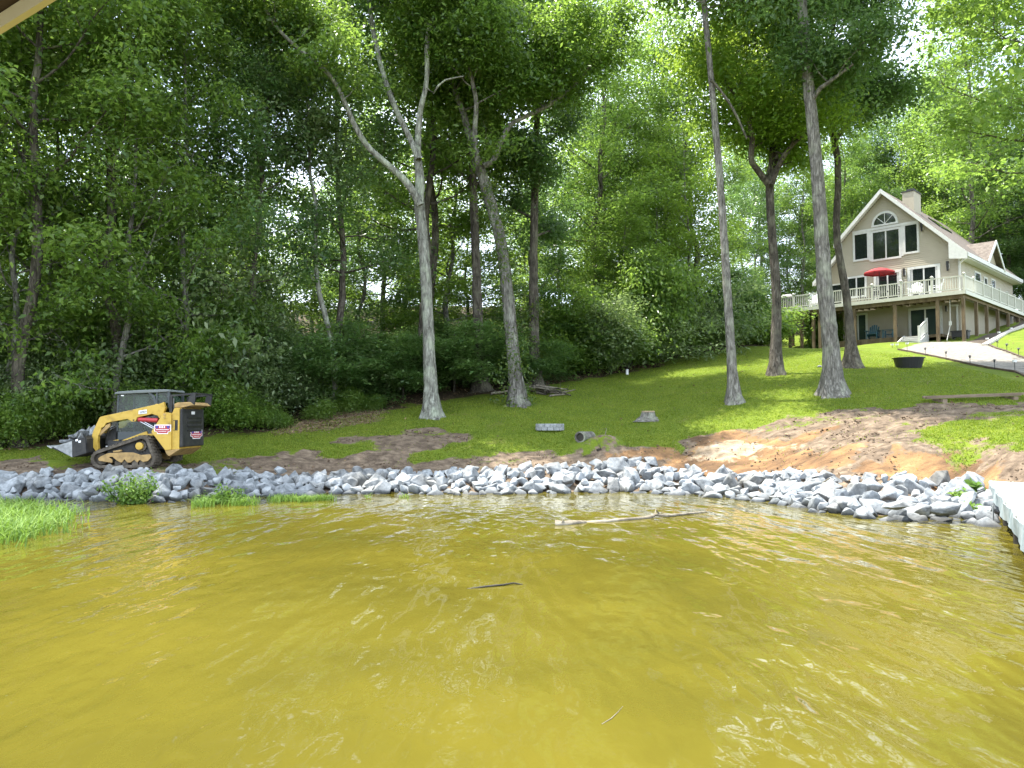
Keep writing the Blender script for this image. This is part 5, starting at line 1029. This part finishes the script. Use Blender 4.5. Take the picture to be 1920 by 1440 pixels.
for i in range(70):
    s0, s1 = i*.2, i*.2+.2; w0, w1 = .02*math.sin(s0*3.1)+.01*math.sin(s0*9), .02*math.sin(s1*3.1)+.01*math.sin(s1*9); h0, h1 = -.26-.03*math.sin(s0*1.7), -.26-.03*math.sin(s1*1.7)
    m.hexa([qd(s0, -.03+w0, .03), qd(s1, -.03+w1, .03), qd(s1, -.03-w1, h1), qd(s0, -.03-w0, h0)], [qd(s0, .0+w0-.004, .03), qd(s1, .0+w1-.004, .03), qd(s1, -.004-w1, h1), qd(s0, -.004-w0, h0)])
m.build('skirt', M['dside'], dke)
m = MB(); m.hexa([qd(.3, .12, -.06), qd(14, .12, -.06), qd(14, .22, -.06), qd(.3, .22, -.06)], [qd(.3, .12, -.5), qd(14, .12, -.5), qd(14, .22, -.5), qd(.3, .22, -.5)]); m.build('beam', M['wet'], dke)
for s in (1.6, 3.6, 6, 8.5, 11, 13.5):
    for w_ in (.10, W-.15): m = MB(); m.cyl(qd(s, w_, -1.6), qd(s, w_, -.02), .07, n=10); m.build('pile', M['wet'], dke)
for s, w_ in ((3.35, -.10), (3.6, -.12)): m = MB(); m.cyl(qd(s, w_, -1.0), qd(s, w_, -.20), .012, n=8); m.build('rod', M['steel'], dke)
we = empty('walkway', (e0[0], e0[1], dz)); 
far = atY(1920, 862, 23.5); g = far-e0; gl = np.linalg.norm(g[:2]); gd = np.array([g[0], g[1], 0])/gl; gn = np.array([gd[1], -gd[0], 0])
def wq(s, w_, z): p = e0+gd*s+gn*w_; return (p[0]-e0[0], p[1]-e0[1], z)
m = MB(); rise = far[2]-dz
m.hexa([wq(0.02, .0, -.14), wq(gl*1.5, 0, rise*1.5-.14), wq(gl*1.5, 2.6, rise*1.5-.14), wq(.02, 2.6, -.14)], [wq(.02, 0, .045), wq(gl*1.5, 0, rise*1.5+.045), wq(gl*1.5, 2.6, rise*1.5+.045), wq(.02, 2.6, .045)])
m.build('slab', M['conc'], we); tag(we, 'pale concrete walkway climbing from the dock across the bank', 'walkway')
M['cream'] = noise_mat('cream_painted_timber', [(.50, .44, .30), (.58, .51, .36)], scale=4, rough=.6, bump=.05); M['ceil'] = noise_mat('shade_brown_soffit', [(.03, .018, .014), (.06, .035, .028)], scale=5, rough=.7)  # soffit brown carries the shade under the roof in its colour
bA = atY(0, 52, 2.6); bd = np.array([-.83, .56, 0]); bn = np.array([-.56, -.83, 0.]); be_ = empty('boathouse_roof', tuple(bA)); tag(be_, 'cream edge board and shade-dark soffit of the boathouse roof in the upper left corner', 'roof')
def bq(s, w_, z): p = bd*s+bn*w_; return (p[0], p[1], z)
hB = .052
m = MB(); m.hexa([bq(-.9, 0, -hB/2), bq(1.6, 0, -hB/2), bq(1.6, .022, -hB/2), bq(-.9, .022, -hB/2)], [bq(-.9, 0, hB/2), bq(1.6, 0, hB/2), bq(1.6, .022, hB/2), bq(-.9, .022, hB/2)]); m.build('fascia', M['cream'], be_)
m = MB(); m.hexa([bq(-.9, .0, hB/2+.002), bq(1.6, .0, hB/2+.002), bq(1.6, 3.2, hB/2+.5), bq(-.9, 3.2, hB/2+.5)], [bq(-.9, .0, hB/2+.06), bq(1.6, .0, hB/2+.06), bq(1.6, 3.2, hB/2+.56), bq(-.9, 3.2, hB/2+.56)]); m.build('soffit', M['ceil'], be_)
for i in range(3): m = MB(); s = -.6+i*.8; m.hexa([bq(s, .05, hB/2-.02), bq(s+.045, .05, hB/2-.02), bq(s+.045, 3.1, hB/2+.40), bq(s, 3.1, hB/2+.40)], [bq(s, .05, hB/2-.001), bq(s+.045, .05, hB/2-.001), bq(s+.045, 3.1, hB/2+.47), bq(s, 3.1, hB/2+.47)]); m.build('rafter', M['ceil'], be_)
for s, w_ in ((1.5, .12), (1.5, 3.0), (-.8, 3.0)): m = MB(); p = bq(s, w_, 0); m.box(p[0]-.06, p[0]+.06, p[1]-.06, p[1]+.06, -bA[2]-1.4, -hB/2-.002+(.35 if w_ > 1 else 0)); m.build('post', M['cream'], be_)
# ------------------------------------------------------------------ drive, edging, path lights
M['path'] = noise_mat('pale_gravel_drive', [(.095, .088, .074), (.185, .168, .142), (.28, .255, .22)], scale=5, rough=.95, bump=.5, bscale=30)
M['edge'] = noise_mat('dark_edging_timber', [(.05, .035, .025), (.11, .08, .055)], scale=5, rough=.9); M['curb'] = noise_mat('pale_curb', [(.40, .37, .31), (.52, .49, .43)], scale=5, rough=.9); M['mulch'] = noise_mat('dark_mulch', [(.03, .022, .016), (.09, .07, .05)], scale=9, rough=.95, bump=.6)
def sheet(name, poly, mat, lift=.03, step=.3):
    P = np.array(poly); x0, y0 = P.min(0); x1, y1 = P.max(0); gx_ = np.arange(x0-step, x1+step, step); gy_ = np.arange(y0-step, y1+step, step); X, Y = np.meshgrid(gx_, gy_); d = sdist(X.ravel(), Y.ravel(), poly)
    nx_ = len(gx_); ix = np.arange(len(gx_)*len(gy_)).reshape(len(gy_), nx_); F = np.stack([ix[:-1, :-1], ix[:-1, 1:], ix[1:, 1:], ix[1:, :-1]], -1).reshape(-1, 4); F = F[(d[F] > -.05).all(1)]
    z = tz(X.ravel(), Y.ravel())+lift; used = np.unique(F); mp_ = np.zeros(len(z), int); mp_[used] = np.arange(len(used)); V = np.stack([X.ravel(), Y.ravel(), z], -1)[used]
    return tag(link(name, np_mesh(name, V, mp_[F], True), mat), kind='structure')
LOW = [(1684, 656), (1705, 660), (1735, 666), (1775, 674), (1819, 684), (1850, 690), (1880, 695), (1903, 698), (1925, 708), (1960, 722)]
UP = [(1853, 647), (1868, 654), (1888, 660), (1908, 668), (1930, 676), (1960, 690)]
lowW = [hit(*p) for p in LOW]; upW = [hit(*p) for p in UP]; hsW = [np.array([*hw(s, t), 0]) for s, t in ((2.2, -1.0), (.2, -.9))]
sheet('driveway', [tuple(p[:2]) for p in lowW]+[tuple(p[:2]) for p in upW[::-1]]+[hw(.0, -.2), hw(2.3, .0)], M['path'], .035, .2)
curbW = [hit(*p) for p in ((1846, 649), (1860, 641), (1880, 629), (1900, 620), (1925, 610))]
sheet('mulch_bed', [hw(-.1, .2), hw(-.1, 14.5)]+[tuple(p[:2]) for p in curbW[::-1]]+[hw(.0, -.3)], M['mulch'], .03, .25)
def strip(name, W_, w_, h, mat, label, cat):
    m = MB(); 
    for a, b in zip(W_, W_[1:]): m.bar((a[0], a[1], tzz(a[0], a[1])+h/2-.02), (b[0], b[1], tzz(b[0], b[1])+h/2-.02), w_, h)
    return tag(m.build(name, mat), label, cat)
strip('path_edging', lowW, .08, .10, M['edge'], 'dark timber edging along the lower side of the pale drive', 'edging'); strip('path_edging', upW, .10, .10, M['edge'], 'thin brown edging between the drive and the small lawn triangle', 'edging'); strip('stone_curb', curbW, .28, .14, M['curb'], 'pale curb between the mulch bed and the small lawn triangle', 'curb')
def path_light(px, py, label, head=0, h=.42, grp='garden lights along the drive'):
    p = hit(px, py); e = empty('path_light', p); tag(e, label, 'garden light', grp)
    m = MB(); m.cyl((0, 0, -.05), (0, 0, h), .012, n=8); m.build('stake', M['darkm'], e)
    if head: m = MB(); m.cyl((0, 0, h), (0, 0, h+.09), .075, .09, 12); m.build('lamp_head', M['whitep'], e)
    else: m = MB(); m.cyl((0, 0, h-.02), (0, 0, h+.03), .09, .03, 12); m.cyl((0, 0, h-.10), (0, 0, h-.02), .035, n=10); m.build('lamp_head', M['darkm'], e)
for i, (x, y, hd, lb) in enumerate([(1701, 659, 1, 'small garden light standing before the stairs'), (1735, 667, 0, 'small garden light on the drive edge, second from the stairs'), (1774, 675, 0, 'small garden light on the drive edge, third from the stairs'), (1819, 684, 0, 'small garden light where the dark edging is widest'), (1865, 693, 0, 'small garden light on the drive edge, last but one before the frame edge'), (1903, 698, 1, 'white-topped garden light on the drive edge nearest to the frame edge'),
        (1870, 653, 0, 'garden light on the upper edging, nearest to the curb'), (1888, 660, 0, 'garden light in the middle of the upper edging'), (1910, 669, 0, 'garden light on the upper edging at the frame edge'), (1673, 652, 1, 'white globe light left of the stairs, outer one'), (1682, 652, 1, 'white globe light right beside the stairs'), (1851, 641, 1, 'white light in the mulch bed nearest to the drive'), (1873, 629, 1, 'white light in the middle of the mulch bed'), (1896, 621, 1, 'white light in the mulch bed at its far end')]): path_light(x, y, lb, hd, .40 if not hd or i in (0, 5) else .14)
# ------------------------------------------------------------------ things on the lawn
def on(px, py, name, label, cat, rz=0, group=None): p = hit(px, py); e = empty(name, p, rz); tag(e, label, cat, group); return e, p
M['block'] = noise_mat('grey_concrete_block', [(.17, .18, .18), (.27, .28, .28), (.36, .37, .36)], scale=9, rough=.95, bump=.5)
e, p = on(1031, 806, 'fire_ring', 'ring of grey concrete blocks standing on the lawn', 'fire ring'); rr = 27/FPX*p[1]
for row in range(2):
    m = MB()
    for k in range(14):
        a0, a1 = 2*math.pi*(k+.04+.5*row)/14, 2*math.pi*(k+.96+.5*row)/14
        m.hexa([(rr*math.cos(a0), rr*math.sin(a0), row*.12-.02), (rr*math.cos(a1), rr*math.sin(a1), row*.12-.02), ((rr-.16)*math.cos(a1), (rr-.16)*math.sin(a1), row*.12-.02), ((rr-.16)*math.cos(a0), (rr-.16)*math.sin(a0), row*.12-.02)],
               [(rr*math.cos(a0), rr*math.sin(a0), row*.12+.095), (rr*math.cos(a1), rr*math.sin(a1), row*.12+.095), ((rr-.16)*math.cos(a1), (rr-.16)*math.sin(a1), row*.12+.095), ((rr-.16)*math.cos(a0), (rr-.16)*math.sin(a0), row*.12+.095)])
    m.build('block_course', M['block'], e, bevel=.012)
e, p = on(1704, 690, 'fire_pit', 'round black steel fire pit near the thick tree', 'fire pit'); m = MB(); n = 28; r0, r1, h = .50, .62, .42
for k in range(n):
    a0, a1 = 2*math.pi*k/n, 2*math.pi*(k+1)/n; f = lambda r, a, z: (r*math.cos(a), r*math.sin(a), z)
    m.hexa([f(r0, a0, -.03), f(r0, a1, -.03), f(r0-.03, a1, -.03), f(r0-.03, a0, -.03)], [f(r1, a0, h), f(r1, a1, h), f(r1-.03, a1, h), f(r1-.03, a0, h)])
m.build('bowl', M['darkm'], e); m = MB()
for k in range(n):
    a0, a1 = 2*math.pi*k/n, 2*math.pi*(k+1)/n; m.hexa([f(r1-.05, a0, h+.002), f(r1-.05, a1, h+.002), f(r1+.05, a1, h+.002), f(r1+.05, a0, h+.002)], [f(r1-.05, a0, h+.03), f(r1-.05, a1, h+.03), f(r1+.05, a1, h+.03), f(r1+.05, a0, h+.03)])
m.build('rim', M['darkm'], e)
M['cut'] = noise_mat('cut_wood', [(.30, .22, .14), (.42, .33, .22)], scale=8, rough=.9)
e, p = on(1215, 786, 'tree_stump', 'low sawn tree stump in the middle of the lawn', 'stump'); t = TB(61); t.tube([(0, 0, -.1), (0, 0, .1), (0.01, 0, .28)], [.30, .24, .21], 16, flare=.12, knob=.06); link('bark', t.wood('bark', M['bark_grey']), None, e); m = MB(); m.cyl((0.01, 0, .26), (0.01, 0, .31), .24, n=18); m.build('cut_top', M['cut'], e)
e, p = on(1098, 829, 'log', 'short hollow log lying on the lawn beside the soil heap', 'log', .9); m = MB(); n = 18
for k in range(n):
    a0, a1 = 2*math.pi*k/n, 2*math.pi*(k+1)/n; g_ = lambda r, a, y: (r*math.cos(a), y, .17+r*math.sin(a)); m.hexa([g_(.19, a0, -.42), g_(.19, a1, -.42), g_(.14, a1, -.42), g_(.14, a0, -.42)], [g_(.18, a0, .40), g_(.18, a1, .40), g_(.13, a1, .40), g_(.13, a0, .40)])
m.build('shell', M['bark_grey'], e, smooth=True); m = MB(); m.cyl((0, -.36, .17), (0, .36, .17), .145, n=18); m.build('hollow_shade', M['wet'], e); e.rotation_euler[2] = -.55  # dark plug stands in for the shade inside the hollow
def branch(name, pts, w_, mat, label, seed, twigs=0, cat='branch'):
    """pts: world points"""
    P = np.array(pts); b = P[0].copy(); t = TB(seed); path, rad = smooth_path(P-b, np.linspace(w_, w_*.45, len(P)), .12, .012, t.r); t.tube(path, rad, 9, knob=.12)
    for k in range(twigs): i = t.r.integers(1, len(path)-1); t.tube(np.array([path[i], path[i]+t.r.normal(size=3)*.12+np.array([0, 0, .05]), path[i]+t.r.normal(size=3)*.2+np.array([0, 0, .1])]), [w_*.4, w_*.25, w_*.1], 5)
    return tag(link(name, t.wood(name, mat), None, None, tuple(b)), label, cat)
M['drift'] = noise_mat('bleached_driftwood', [(.08, .068, .05), (.18, .155, .115), (.30, .27, .21)], scale=8, rough=.9, bump=.6, stretch=(.4, 1, 1))
def gpts(l, dz_): return [hit(x, y)+np.array([0, 0, dz_]) for x, y in l]
branch('branch', gpts([(1082, 832), (1105, 829), (1122, 826), (1145, 822)], .09), .045, M['drift'], 'pale broken branch lying in front of the hollow log', 62, 3)
branch('branch', gpts([(1120, 850), (1126, 846)], .1), .03, M['bark_brown'], 'short dark stick in the soil behind the stones', 63, 2)
e, p = on(1176, 702, 'marker', 'small white marker post at the head of the lawn', 'marker'); m = MB(); m.cyl((0, 0, -.1), (0, 0, .24), .07, .07, 14); m.build('post', M['whitep'], e); m = MB(); m.cyl((0, 0, .241), (0, 0, .27), .085, .06, 14); m.build('cap', M['whitep'], e)
e, p = on(1438, 646, 'bird_bath', 'dark mushroom-shaped bird bath beside the branching tree', 'bird bath'); m = MB(); m.cyl((0, 0, -.1), (0, 0, .55), .09, .05, 12); m.build('pedestal', M['block'], e); m = MB(); m.cyl((0, 0, .55), (0, 0, .68), .15, .42, 20); m.build('basin', M['block'], e)
e, p = on(1536, 689, 'rock', 'small pale rock on the lawn left of the thick tree', 'rock'); bpy.data.objects.remove(e); o = link('rock', ROCKS[3], None, None, p+np.array([0, 0, .05])); o.scale = (.15, .12, .1); tag(o, 'small pale rock on the lawn behind the thick tree', 'rock')
# timber beams on low supports
M['lum'] = noise_mat('weathered_lumber', [(.10, .075, .05), (.19, .145, .10), (.28, .22, .155)], scale=5, rough=.9, bump=.3, stretch=(.2, 1, 1))
b0 = hit(1736, 757); b1 = hit(1965, 749)
for k, (dy, dzz, s0, s1, lb) in enumerate(((0, .19, 0, .78, 'front long weathered timber on low supports at the right'), (.32, .22, .02, 1, 'rear long weathered timber reaching out of the frame at the right'))):
    m = MB(); v_ = b1-b0; m.bar(b0+v_*s0+np.array([0, dy, dzz]), b0+v_*s1+np.array([0, dy, dzz]), .12, .075); tag(m.build('timber_beam', M['lum']), lb, 'timber')
for f_, lb in ((.14, 'left wooden support block under the long timbers'), (.72, 'right wooden support block under the long timbers')):
    m = MB(); c_ = b0+(b1-b0)*f_; m.bar(c_+np.array([0, -.15, .06]), c_+np.array([0, .5, .08]), .14, .14); tag(m.build('support_block', M['lum']), lb, 'support')
# brush pile
bp_ = np.random.default_rng(5); c = hit(1018, 738)
for i in range(26):
    a = -.45+bp_.normal()*.45; L_ = .7+bp_.random()*1.3; x = c[0]+bp_.normal()*.45; y = c[1]+bp_.normal()*.35; z = tzz(x, y)+.06+.30*bp_.random()*math.exp(-((x-c[0])**2)*1.2)
    d = np.array([math.cos(a), math.sin(a)*.6, bp_.normal()*.12-.10]); P = [np.array([x, y, z])-d*L_/2, np.array([x, y, z])+bp_.normal(size=3)*.04, np.array([x, y, z])+d*L_/2]
    for p_ in P: p_[2] = max(p_[2], tzz(p_[0], p_[1])+.03)
    o = branch('brush_stick', P, .03+.035*bp_.random(), M['bark_brown'] if i % 3 else M['drift'], 'cut stick in the brush pile beside the leaning tree', 700+i, 1, 'stick'); o['group'] = 'sticks of the brush pile'
branch('branch', gpts([(1030, 745), (1062, 742), (1068, 744)], .07), .04, M['drift'], 'long pale stick poking right out of the brush pile', 64)
branch('fallen_branch', gpts([(920, 742), (945, 738), (968, 735), (1000, 726)], .09), .06, M['drift'], 'grey fallen branch on the wood floor left of the leaning tree', 65, 5)
# driftwood and sticks in the water
def wpts(l, z): return [atZ(x, y, z_) for (x, y), z_ in zip(l, z)]
branch('floating_log', wpts([(1041, 984), (1060, 983), (1080, 981), (1098, 980)], [.0, .01, .01, .0]), .085, M['drift'], 'short bleached log floating at the left end of the long branch', 66, 2, 'log')
branch('floating_branch', wpts([(1098, 981), (1130, 979), (1170, 975), (1215, 971), (1228, 965), (1250, 967), (1290, 963), (1325, 960)], [-.03, .0, .01, .01, .05, .03, .02, .0]), .05, M['drift'], 'long knotty bleached branch floating near the bank', 67, 1)
branch('stick', wpts([(862, 1108), (890, 1103), (925, 1098), (955, 1095), (968, 1092), (980, 1096)], [-.03, .0, .012, .015, .02, .0]), .016, M['wet'], 'thin dark curved stick floating in open water', 68, 0, 'stick')
branch('twig', wpts([(1128, 1358), (1150, 1344), (1168, 1324)], [.0, .004, .0]), .003, M['drift'], 'pale thin twig floating in the near water', 69, 0, 'twig')
branch('bank_branch', [crest_pt(1462)+np.array([0, -2.3, -.45]), crest_pt(1480)+np.array([0, -2.0, -.2]), crest_pt(1505)+np.array([0, -1.7, -.02])], .035, M['drift'], 'pale branch leaning on the stones at the waterline right of centre', 70, 2)
# dead hanging branches at the far left
def dead(pts, Y, w_, label, seed): branch('dead_branch', [atY(x, y, Y) for x, y in pts], w_, M['drift'], label, seed, 3)
dead([(96, 595), (70, 586), (50, 582), (42, 600), (38, 620), (25, 650), (12, 675)], 27.0, .035, 'bare grey dead branch arching over the shrubs at the far left', 71)
dead([(42, 604), (48, 640), (55, 665), (75, 690), (92, 715)], 26.8, .025, 'bare grey dead branch hanging down beside the arching one', 72)
dead([(155, 484), (175, 508), (192, 530), (200, 548)], 27.0, .022, 'short bare dead branch among the left leaves', 73)
# ------------------------------------------------------------------ plants at the water
def blades(name, pts_fn, n, hgt, wid, mat, label, seed, cat='grass', kind='stuff', droop=.5):
    r_ = np.random.default_rng(seed); P = pts_fn(r_, n); n = len(P); h = hgt*(.55+.7*r_.random(n)); a = r_.random(n)*6.28; ln = (.25+.6*r_.random(n))*droop; d = np.stack([np.cos(a), np.sin(a), np.zeros(n)], -1); sd = np.stack([-np.sin(a), np.cos(a), np.zeros(n)], -1)*(wid*(.6+.8*r_.random(n)))[:, None]/2
    up = np.array([0, 0, 1.]); m1 = P+d*(h*ln*.35)[:, None]+up*(h*.55)[:, None]; t1 = P+d*(h*ln)[:, None]*1.3+up*(h*(1-.45*ln))[:, None]
    V = np.stack([P-sd, P+sd, m1+sd*.8, m1-sd*.8, t1+sd*.12, t1-sd*.12], 1).reshape(-1, 3); i = np.arange(n)[:, None]*6; F = np.concatenate([i+np.array([[0, 1, 2, 3]]), i+np.array([[3, 2, 4, 5]])])
    return tag(link(name, np_mesh(name, V, F), mat), label, cat, kind=kind)
marsh = [tuple(atZ(x, y, 0)[:2]) for x, y in ((-260, 952), (0, 948), (60, 948), (120, 955), (168, 960), (175, 985), (140, 1000), (80, 1020), (20, 1034), (-100, 1060), (-300, 1070))]
def in_poly(poly, z, edge=.5):
    P = np.array(poly)
    def f_(r_, n):
        q_ = P.min(0)+(P.max(0)-P.min(0))*r_.random((n*3, 2)); d = sdist(q_[:, 0], q_[:, 1], poly); q_ = q_[(d > 0) & (r_.random(len(q_)) < np.clip(d/edge+.04, 0, 1)**1.4*np.clip(-.25+1.9*vnoise(q_[:, 0]+50, q_[:, 1]+50, .45, 77), 0.02, 1))][:n]; return np.concatenate([q_, np.full((len(q_), 1), z)], 1)
    return f_
blades('marsh_grass', in_poly(marsh, -.05, 1.5), 20000, .38, .017, M['reed'], 'bright green marsh grass standing in the water at the left', 81, droop=1.0)
for i, (poly, n, h, lb) in enumerate([([(355, 955), (430, 950), (490, 950), (490, 936), (355, 938)], 2300, .28, 'tuft of bright grass at the foot of the bank right of the leafy water plant'), ([(500, 945), (635, 940), (632, 934), (500, 934)], 2300, .20, 'thin fringe of grass along the waterline left of centre'), ([(680, 936), (705, 936), (705, 929), (680, 929)], 180, .16, 'small lone grass tuft at the waterline below the stones'), ([(745, 936), (775, 936), (775, 929), (745, 929)], 160, .15, 'smallest grass tuft at the waterline, right of the lone one')]):
    pw = [tuple(atZ(x, y, 0)[:2]) for x, y in poly]; blades('water_grass', in_poly(pw, -.03, .45), n, h, .014, M['reed'], lb, 82+i, droop=1.2)
def leafy(px, py, z, r_, h, n, seed, label, mat, size=.09, name='water_plant'):
    b = atZ(px, py, z); t = TB(seed); 
    for k in range(n):
        a = t.r.random()*6.28; q_ = np.array([math.cos(a), math.sin(a)*.5, 0])*r_*math.sqrt(t.r.random()); tip = q_*1.25+np.array([0, 0, h*(.45+.6*t.r.random())]); t.tube(np.array([q_*.5, q_*.9+np.array([0, 0, tip[2]*.5]), tip]), [.008, .006, .003], 4)
        for f_ in np.linspace(.25, 1, 5): pp = q_*.5+(tip-q_*.5)*f_; t.C.append((*pp, .10, 1))
    e = empty(name, b); link('stem', t.wood('stem', M['leaf']), None, e); link('foliage', leaves('foliage', t.C, seed, 330, size, mat, flat=.9, upb=.6), None, e); tag(e, label, 'plant')
leafy(243, 946, -.02, .55, .72, 40, 91, 'leafy green plant standing in front of the stones below the loader', M['reed'])
leafy(286, 906, .35, .18, .35, 8, 97, 'small green sprig growing out of the bank above the leafy water plant', M['reed'])
leafy(435, 944, -.02, .30, .42, 16, 92, 'green plant clump at the foot of the bank among the bright grass', M['reed'])
leafy(395, 946, -.02, .20, .25, 9, 98, 'low plant clump between the two taller water plants', M['reed'])
leafy(1800, 945, .15, .16, .30, 6, 93, 'bright green broad leaves between the boulders near the dock', M['reed'], .14); leafy(1825, 935, .22, .12, .32, 5, 94, 'upright bright leaf cluster nearest to the dock corner', M['reed'], .2); leafy(1822, 968, -.02, .18, .24, 6, 95, 'drooping yellow-green plant at the waterline by the dock', M['reed'], .13)
# pale flowering twiggy growth at the wood edge
for i, (x, y, s_, lb) in enumerate([(600, 785, .5, 'pale low weed at the wood edge below the thin crooked tree'), (655, 772, .6, 'pale bushy weed right of the thin crooked tree'), (520, 800, .45, 'pale low weed at the left end of the dry leaf litter'), (700, 768, .4, 'small pale weed at the right end of the dry leaf litter')]): shrub(4, *hit(x, y)[:2], s_, s_, lb, name='weed', cat='weed')
e, p = on(640, 700, 'far_cabin', 'x', 'cabin'); bpy.data.objects.remove(e)
# ------------------------------------------------------------------ lawn grass blades
lawn_poly = [tuple(hit(x, y)[:2]) for x, y in ((-40, 866), (0, 846), (370, 828), (500, 810), (700, 775), (850, 752), (1000, 736), (1100, 712), (1250, 686), (1340, 664), (1440, 655), (1560, 655), (1690, 664), (1780, 684), (1880, 708), (1960, 730), (1960, 870), (1860, 890), (1680, 880), (1450, 872), (1130, 856), (900, 868), (640, 870), (300, 872))]
def lawn_pts(r_, n):
    P = np.array(lawn_poly); out = []; tot = 0
    while tot < n:
        u = r_.random((60000, 2)); y = P[:, 1].min()*(P[:, 1].max()/P[:, 1].min())**u[:, 0]; x = P[:, 0].min()+(P[:, 0].max()-P[:, 0].min())*u[:, 1]
        ok = sdist(x, y, lawn_poly) > 0; ok &= r_.random(len(x)) < np.clip(22/np.maximum(y, 1), 0, 1)
        x, y = x[ok], y[ok]
        ii = np.clip(np.searchsorted(gy, y), 0, ny-1)*nx+np.clip(np.searchsorted(gx, x), 0, nx-1); k = (md[ii] < .25+.3*r_.random(len(x))) | (r_.random(len(x)) < .02); x, y = x[k], y[k]
        out.append(np.stack([x, y, tz(x, y)-.005], -1)); tot += len(x)
    return np.concatenate(out)[:n]
M['lawn'] = leaf_mat('lawn_blade', (.085, .14, .014), (.145, .205, .02), (.26, .28, .035), (.32, .44, .03), .45, .7)
blades('grass', lawn_pts, 150000, .055, .022, M['lawn'], 'short green lawn grass', 101, droop=1.1)

# ------------------------------------------------------------------ clods on the worked soil, dry leaves along the wood edge
def scatter(n, test, seed):
    r_ = np.random.default_rng(seed); X = r_.uniform(-20, 29, n*14); Y = r_.uniform(15.5, 44, n*14); ii = np.clip(np.searchsorted(gy, Y), 0, ny-1)*nx+np.clip(np.searchsorted(gx, X), 0, nx-1); k = test(ii, X, Y, r_); return X[k][:n], Y[k][:n], r_
X, Y, r_ = scatter(2600, lambda ii, X, Y, q_: (md[ii] > .55) & (Y < 27) & (tz(X, Y) > .25) & (vnoise(X+60, Y, .8, 55) > .42), 201); base = [mesh_np(ROCKS[k]) for k in range(6)]; Vs, Fs, off = [], [], 0; Z = tz(X, Y)
for i in range(len(X)):
    v_, f_ = base[i % 6]; s_ = .018+.045*r_.random()**2.2; a = r_.random()*6.28; c_, n_ = math.cos(a), math.sin(a); Vs.append(np.stack([(v_[:, 0]*c_-v_[:, 1]*n_)*s_+X[i], (v_[:, 0]*n_+v_[:, 1]*c_)*s_+Y[i], v_[:, 2]*s_+Z[i]+.015], -1)); Fs.append(f_+off); off += len(v_)
M['clod'] = noise_mat('soil_clods', [(.05, .035, .024), (.12, .085, .055), (.20, .14, .09)], scale=1.5, rough=1, bump=.3)
tag(link('soil_clods', np_mesh('soil_clods', np.concatenate(Vs), np.concatenate(Fs)), M['clod']), 'clods and crumbs on the worked brown soil', 'soil clods', kind='stuff')
X, Y, r_ = scatter(16000, lambda ii, X, Y, q_: ((mf[ii] > .15) | (mp_[ii] > .25)) & (Y-edgeY(X, Y) < 3.5) & (q_.random(len(X)) < .25+.75*mp_[ii]) | (q_.random(len(X)) < .006), 202)
C_ = np.stack([X, Y, tz(X, Y)+.03, np.full(len(X), .05), np.ones(len(X))], -1)
M['dry'] = leaf_mat('dry_leaf', (.07, .045, .022), (.17, .11, .055), (.33, .23, .13), (.12, .07, .03), .15, .8)
lm = leaves('fallen_leaves', C_, 203, 210, .10, M['dry'], flat=.25, upb=1.6); tag(link('fallen_leaves', lm), 'dry brown leaves strewn along the wood edge', 'fallen leaves', kind='stuff')
